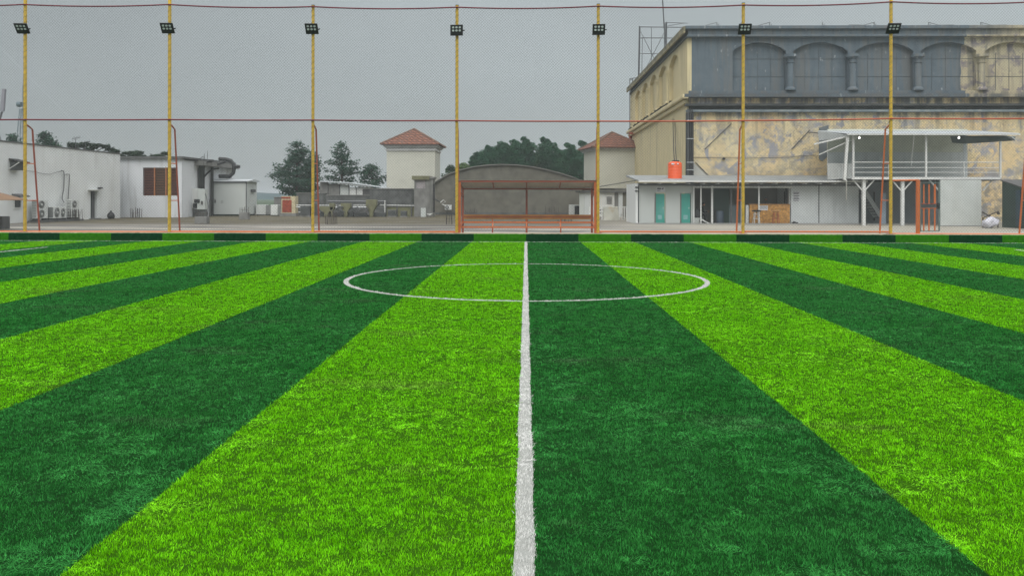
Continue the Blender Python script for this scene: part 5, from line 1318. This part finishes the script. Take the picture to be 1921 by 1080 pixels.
# sack + sticks, dark green shed on the right, left edge parasol
def sackf():
    Y=44.5; c_=Vector(P(1857,427,Y)); c_.z=0; mb=MB(); n=22; m=12; vs=[];fs=[]
    for j in range(m+1):
        th=math.pi*j/m
        for i in range(n):
            a=2*math.pi*i/n; k=1+.14*math.sin(3*a+2*th)+.10*math.sin(5*a-3*th)+.06*math.sin(9*a+5*th); vs.append((c_.x+.40*k*math.sin(th)*math.cos(a)+.08*math.cos(th),Y+.35*k*math.sin(th)*math.sin(a),.30+.30*math.cos(th)*(1+.2*math.sin(a*2))))
    for j in range(m):
        for i in range(n): fs.append((j*n+i,j*n+(i+1)%n,(j+1)*n+(i+1)%n,(j+1)*n+i))
    mb.add(vs,fs).build('sack',sack,label='crumpled white sack on the ground before the ochre wall',cat='sack',smooth=True)
    MB().bar(P(1843,398,Y+.9),P(1872,414,Y+.9),.06).bar(P(1843,409,Y+.8),P(1869,398,Y+.8),.05).bar(P(1871,397,Y+1),P(1874,402,Y+1),.12).bar((PX(1872,Y+.9),Y+.9,0),P(1872,414,Y+.9),.05).bar((PX(1844,Y+.9),Y+.9,0),P(1844,409,Y+.9),.05).build('crossed_sticks',rebar_mat,label='crossed dark sticks leaning behind the white sack',cat='sticks')
    Y=44.; t=thing('green_shed','dark green shed with a sloping top at the right edge','shed',(PX(1905,Y),Y,0))
    xl=PX(1880,46.); q=[(46.,PZ(339,46.,1880)),(44.2,PZ(352,44.2,1916)),(41.,PZ(352,44.2,1916)-.75)]
    MB().prism([(xl,46.,.0),(xl,46.,q[0][1]),(xl,44.2,q[1][1]),(xl,41.,q[2][1]),(xl,41.,.0)],(4,0,0)).build('wall',green_dark,t)
    MB().prism([(xl-.08,46.1,q[0][1]+.01),(xl-.08,44.2,q[1][1]+.01),(xl-.08,40.9,q[2][1]+.01),(xl-.08,40.9,q[2][1]+.07),(xl-.08,44.2,q[1][1]+.07),(xl-.08,46.1,q[0][1]+.07)],(4.2,0,0)).build('roof',dark_grey,t)
    MB().box(xl-.03,xl-.002,44.3,44.7,.1,2.1).build('blue_strip',M('shed_blue',(.02,.05,.075),.5,.1,2),t)
    # brown slope of earth / roof behind it
    # canvas at left edge
    Y=38.; t=thing('canvas_parasol','edge of a brown canvas parasol at the far left','parasol',(PX(-60,Y),Y,0))
    ap=Vector(P(-60,345,Y)); n=8; R_=PX(37,Y)-ap.x; rim=[Vector((ap.x+R_*math.cos(2*math.pi*k/n),Y+R_*math.sin(2*math.pi*k/n),PZ(375,Y,30))) for k in range(n)]
    vs=[ap]+rim; fs=[(0,1+k,1+(k+1)%n) for k in range(n)]
    MB().add(vs,fs).build('canopy',parasol_mat,t,solid=.02)
    MB().tube([(ap.x,Y,0),(ap.x,Y,ap.z)],.03,8).build('pole',dull_metal,t)
    mb=MB(); 
    for k in range(n): mb.tube([ap-Vector((0,0,.05)),rim[k]-Vector((0,0,.02))],.015,4)
    mb.build('ribs',black,t)
    MB().box(PX(-12,40),PX(4.5,40),40,40.6,0,PZ(408,40)).build('crate',dark_grey,label='dark crate at the far left edge on the terrace',cat='crate',bevel=.01)
sackf()

# ------------------------------------------------------------------ TREES
def leafmass(name, pts, size, mat, parent, normals_up=0., squash=1.):
    n=len(pts); P_=np.array(pts,np.float32); r=rng
    a=r.normal(size=(n,3)); a/=np.linalg.norm(a,axis=1)[:,None]; b=r.normal(size=(n,3)); b-=a*(a*b).sum(1)[:,None]; b/=np.linalg.norm(b,axis=1)[:,None]
    s=(size*r.uniform(.6,1.4,n))[:,None]; a=a*s; b=b*s*.55; a[:,2]*=squash; b[:,2]*=squash
    V=np.stack([P_-a,P_-b*.9+a*.1,P_+a,P_+b*.9+a*.1],1).reshape(-1,3)-np.array(ORG[parent.name],np.float32)
    me=bpy.data.meshes.new(name); me.vertices.add(4*n); me.vertices.foreach_set('co',V.ravel().astype(np.float32)); me.loops.add(4*n); me.loops.foreach_set('vertex_index',np.arange(4*n,dtype=np.int32))
    me.polygons.add(n); me.polygons.foreach_set('loop_start',(np.arange(n)*4).astype(np.int32)); me.update(calc_edges=True)
    at=me.attributes.new('v','FLOAT','POINT'); at.data.foreach_set('value',np.repeat(r.random(n),4).astype(np.float32)); me.materials.append(mat)
    o=bpy.data.objects.new(name,me); COL.objects.link(o); o.parent=parent; ORG[o.name]=ORG[parent.name]; return o
def pine(px,pyt,Y,wpx,seed,label,pyb=360,tipx=0,nm='pine_tree',group='pines behind the parapets',sparse=1.,mat=None):
    r=random.Random(seed); x=PX(px,Y); zt=PZ(pyt,Y,px); z0=PZ(pyb,Y,px); Wd=wpx/1500*Y/2
    t=thing(nm,label,'tree',(x,Y,0),group)
    MB().tube([(x,Y,0),(x+.1,Y,zt*.5),(x+tipx,Y,zt-.1)],[.22,.14,.03],8).build('trunk',bark,t,smooth=True)
    pts=[]; br=MB(); nlev=int((zt-z0)/.36)
    for k in range(nlev):
        f=(k+r.uniform(-.3,.3))/nlev; f=min(max(f,0),.99); z=z0+(zt-z0)*f
        R0=Wd*(1-f)**.80*(.62+.5*min(1,f*5)); nb=6 if f<.85 else 4
        for b in range(nb):
            a=r.uniform(0,6.28); L_=R0*r.uniform(.45,1.22)
            up=.15+.5*f
            p0=Vector((x+tipx*f,Y,z)); p1=p0+Vector((math.cos(a)*L_,math.sin(a)*L_,L_*up*.6))
            br.tube([p0,p1],[.035,.012],4,False)
            m_=int(max(3,L_/.22)*9*sparse)
            for q in range(m_):
                u=r.uniform(.22,1.08)**.8; c=p0+(p1-p0)*u; sp=.22+.16*(1-u)
                pts.append((c.x+r.gauss(0,sp),c.y+r.gauss(0,sp),c.z+r.gauss(0,.15)+.05))
    br.build('limbs',bark,t); leafmass('crown',pts,.15,mat or pine_f,t,squash=.8)
pine(556,267,92,104,1,'tallest dark pine behind the third yellow pole',368)
pine(586,285,95,50,2,'slim dark pine half hidden just right of the third yellow pole',366)
pine(640,265,96,74,3,'slender airy pine standing alone between pole and left tiled tower',349,sparse=.7)
pine(697,307,90,60,4,'short bushy pine just left of the left tiled tower',362)
pine(84,246,88,42,5,'dark conifer tip above the long white building',292,nm='conifer',group='conifers above the long white building')
pine(100,262,88,30,6,'smaller conifer at the right shoulder of the dark conifer tip',292,nm='conifer',group='conifers above the long white building')
pine(24,252,90,28,7,'small dark conifer tip at the far left by the lattice tower',290,nm='conifer',group='conifers above the long white building')
def broad(px,pyt,Y,wpx,hpx,seed,label,mat,nm='broadleaf_tree',group='dark trees behind the vaulted hall',size=.22,dens=1.,lob=11):
    r=random.Random(seed); x=PX(px,Y); zt=PZ(pyt,Y,px); Wd=wpx/1500*Y/2; Hh=hpx/1500*Y; z0=zt-Hh
    t=thing(nm,label,'tree',(x,Y,0),group)
    MB().tube([(x,Y,0),(x+.1,Y,z0+Hh*.3),(x,Y,zt-Hh*.25)],[.28,.18,.06],8).build('trunk',bark,t,smooth=True)
    pts=[]; lb=MB()
    for k in range(lob):
        f=k/(lob-1); z=z0+Hh*(.08+.80*f); R0=Wd*(math.sin(math.pi*min(.97,(.22+.66*f)))**.7)*(1 if f<.8 else .75)
        a=k*2.4+r.uniform(-.4,.4); c=Vector((x+math.cos(a)*R0*.55*r.uniform(.7,1.15),Y+math.sin(a)*R0*.5,z)); rr=max(.45,R0*r.uniform(.42,.62))
        lb.tube([(x,Y,z-Hh*.12),c],[.06,.02],4,False)
        n=int(230*dens*rr*rr/.8+60)
        for q in range(n):
            v=Vector((r.gauss(0,1),r.gauss(0,1),r.gauss(0,1))).normalized()*rr*(r.random()**.38)*r.uniform(.8,1.15)
            pts.append((c.x+v.x,c.y+v.y,c.z+v.z*.85))
    lb.build('limbs',bark,t); leafmass('crown',pts,size,mat,t)
Gd='dark trees behind the vaulted hall'
for k,(px,pt,wp,hp,l) in enumerate(((898,285,36,40,'leftmost and lowest'),(918,271,40,55,'second from left, rising'),(943,262,44,62,'third from left'),(966,259,34,66,'just left of the twin top'),(986,253,38,72,'with the twin top, at the highest point'),
    (1023,253,44,75,'standing apart right of the bright gap'),(1049,276,30,60,'low filler right of the bright gap'),(1070,262,48,90,'broad, fourth from the right tower'),(1094,257,44,95,'tall, beside the right tiled tower'),(1112,266,36,80,'partly behind the right tiled tower'))):
    broad(px,pt,104+3*(k%3),wp*1.10,hp,20+k,'dark green tree '+l+', behind the vaulted hall',broad_f,group=Gd,size=.17,dens=1.5,lob=18)
broad(1002,290,110,26,30,41,'pale green tree in the gap between the dark trees',light_f,group=Gd,size=.16,dens=.6)
broad(845,310,98,34,34,42,'thin feathery tree left of the yellow pole at the bench',acacia_f,nm='small_tree',group='small trees left of the vaulted hall',size=.15,dens=.5)
broad(870,308,99,36,22,43,'light feathery tree right of the yellow pole at the bench',light_f,nm='small_tree',group='small trees left of the vaulted hall',size=.15,dens=.6)
def acacia(px0,px1,pyt,pyb,Y,seed,label,n=9):
    r=random.Random(seed); xc=PX((px0+px1)/2,Y); t=thing('acacia_tree',label,'tree',(xc,Y,0),'flat crowned trees behind the white buildings')
    MB().tube([(xc,Y,0),(xc+.2,Y,2.5),(xc,Y,PZ(pyb,Y,px0))],[.3,.22,.12],8).build('trunk',bark,t,smooth=True)
    pts=[]; lb=MB()
    for k in range(n):
        u=(k+.5)/n; c=Vector((PX(px0+(px1-px0)*u,Y),Y+r.uniform(-1.5,1.5),PZ(pyt+(pyb-pyt)*r.uniform(.1,.9),Y,px0))); lb.tube([(xc,Y,PZ(pyb+8,Y,px0)),c],[.09,.02],4,False)
        rr=r.uniform(.8,1.3)*(px1-px0)/1500*Y/n*.95
        for q in range(420):
            a=r.uniform(0,6.28); d=rr*math.sqrt(r.random()); pts.append((c.x+math.cos(a)*d*1.25,c.y+math.sin(a)*d,c.z+r.gauss(0,.09)-.12*d))
    lb.build('limbs',bark,t); leafmass('crown',pts,.13,acacia_f,t,squash=.35)
acacia(112,212,268,286,82,51,'flat crowned tree spreading above the long white building',15)
acacia(200,306,279,298,80,52,'flat crowned tree spreading over the louvred building roof',18)
# TV aerials
for k,(px,pt,l) in enumerate(((142,258,'taller one on the left'),(160,266,'shorter one on the right'))):
    Y=70.; t=thing('tv_aerial','thin TV aerial above the long white building, '+l,'aerial',P(px,290,Y),'pair of TV aerials')
    MB().tube([P(px,292,Y),P(px,pt+2,Y)],.03,5).build('mast',dull_metal,t)
    mb=MB(); mb.tube([P(px-7,pt+2.5,Y),P(px+9,pt-.5,Y)],.02,4)
    for q in range(5): u=q/4; a=P(px-6+13*u,pt+2-2.4*u,Y); mb.tube([(a[0],a[1],a[2]-.16),(a[0]+.05,a[1],a[2]+.16)],.012,4)
    mb.build('antenna',dull_metal,t)
# lattice tower and phone mast
def lattice():
    Y=105.; t=thing('lattice_mast','pale blue grey lattice tower behind the leftmost yellow pole','mast',P(38,300,Y))
    m=M('mast_paint',(.12,.17,.19),.6,.1,2)
    for a,b in (((37,204),(30,275)),((42,204),(48,275)),((44,160),(44,275)),((40,204),(37,275))): MB().tube([P(a[0],a[1],Y),(P(b[0],b[1],Y)[0],Y,0)] if 0 else [P(a[0],a[1],Y),P(b[0],b[1],Y)],.05 if a[0]!=44 else .11,5).build('leg',m,t)
    mb=MB()
    for k in range(7):
        f=k/7; y=204+71*f; g=204+71*(k+1)/7; mb.tube([P(37-7*f,y,Y),P(42+6*(k+1)/7,g,Y)],.028,4); mb.tube([P(42+6*f,y,Y),P(37-7*(k+1)/7,g,Y)],.028,4)
    mb.build('bracing',m,t)
    MB().tube([P(44,160,Y),P(44.2,142,Y)],.05,4).build('lightning_rod',dull_metal,t)
    MB().tube([P(33,196,Y),P(40,196,Y)],.35,8).tube([P(34,192,Y),P(38,200,Y)],.2,6).build('dish',m,t)
    Y=90.; t=thing('phone_antenna','grey upright antenna panel on a frame at the far left edge','antenna',P(3,290,Y))
    MB().prism([P(3,167,Y),P(9,167,Y),P(6,209,Y),P(0,209,Y)],(0,.3,0)).build('panel',M('antenna_grey',(.24,.24,.27),.6,.05,2),t)
    MB().tube([P(3,210,Y),P(0,222,Y),P(-12,245,Y),P(-14,290,Y)],.07,5).tube([P(5,210,Y),P(1,224,Y)],.05,4).tube([P(-3,246,Y),P(5,275,Y)],.06,4).tube([P(-6,225,Y),P(-4,290,Y)],.09,5).build('frame',dull_metal,t)
lattice()

# ------------------------------------------------------------------ HAZE
hm=bpy.data.materials.new('haze'); hm.use_nodes=True; _t=hm.node_tree; _t.nodes.clear()
_o=_t.nodes.new('ShaderNodeOutputMaterial'); _v=_t.nodes.new('ShaderNodeVolumePrincipled'); _t.links.new(_v.outputs[0],_o.inputs['Volume'])
_v.inputs['Color'].default_value=(.86,.92,.96,1); _v.inputs['Density'].default_value=.0004
MB().box(-3100,3100,-70,4100,-1.12,24.).build('haze',hm,None,label='thin pale grey air over the whole place',cat='haze',kind='stuff')
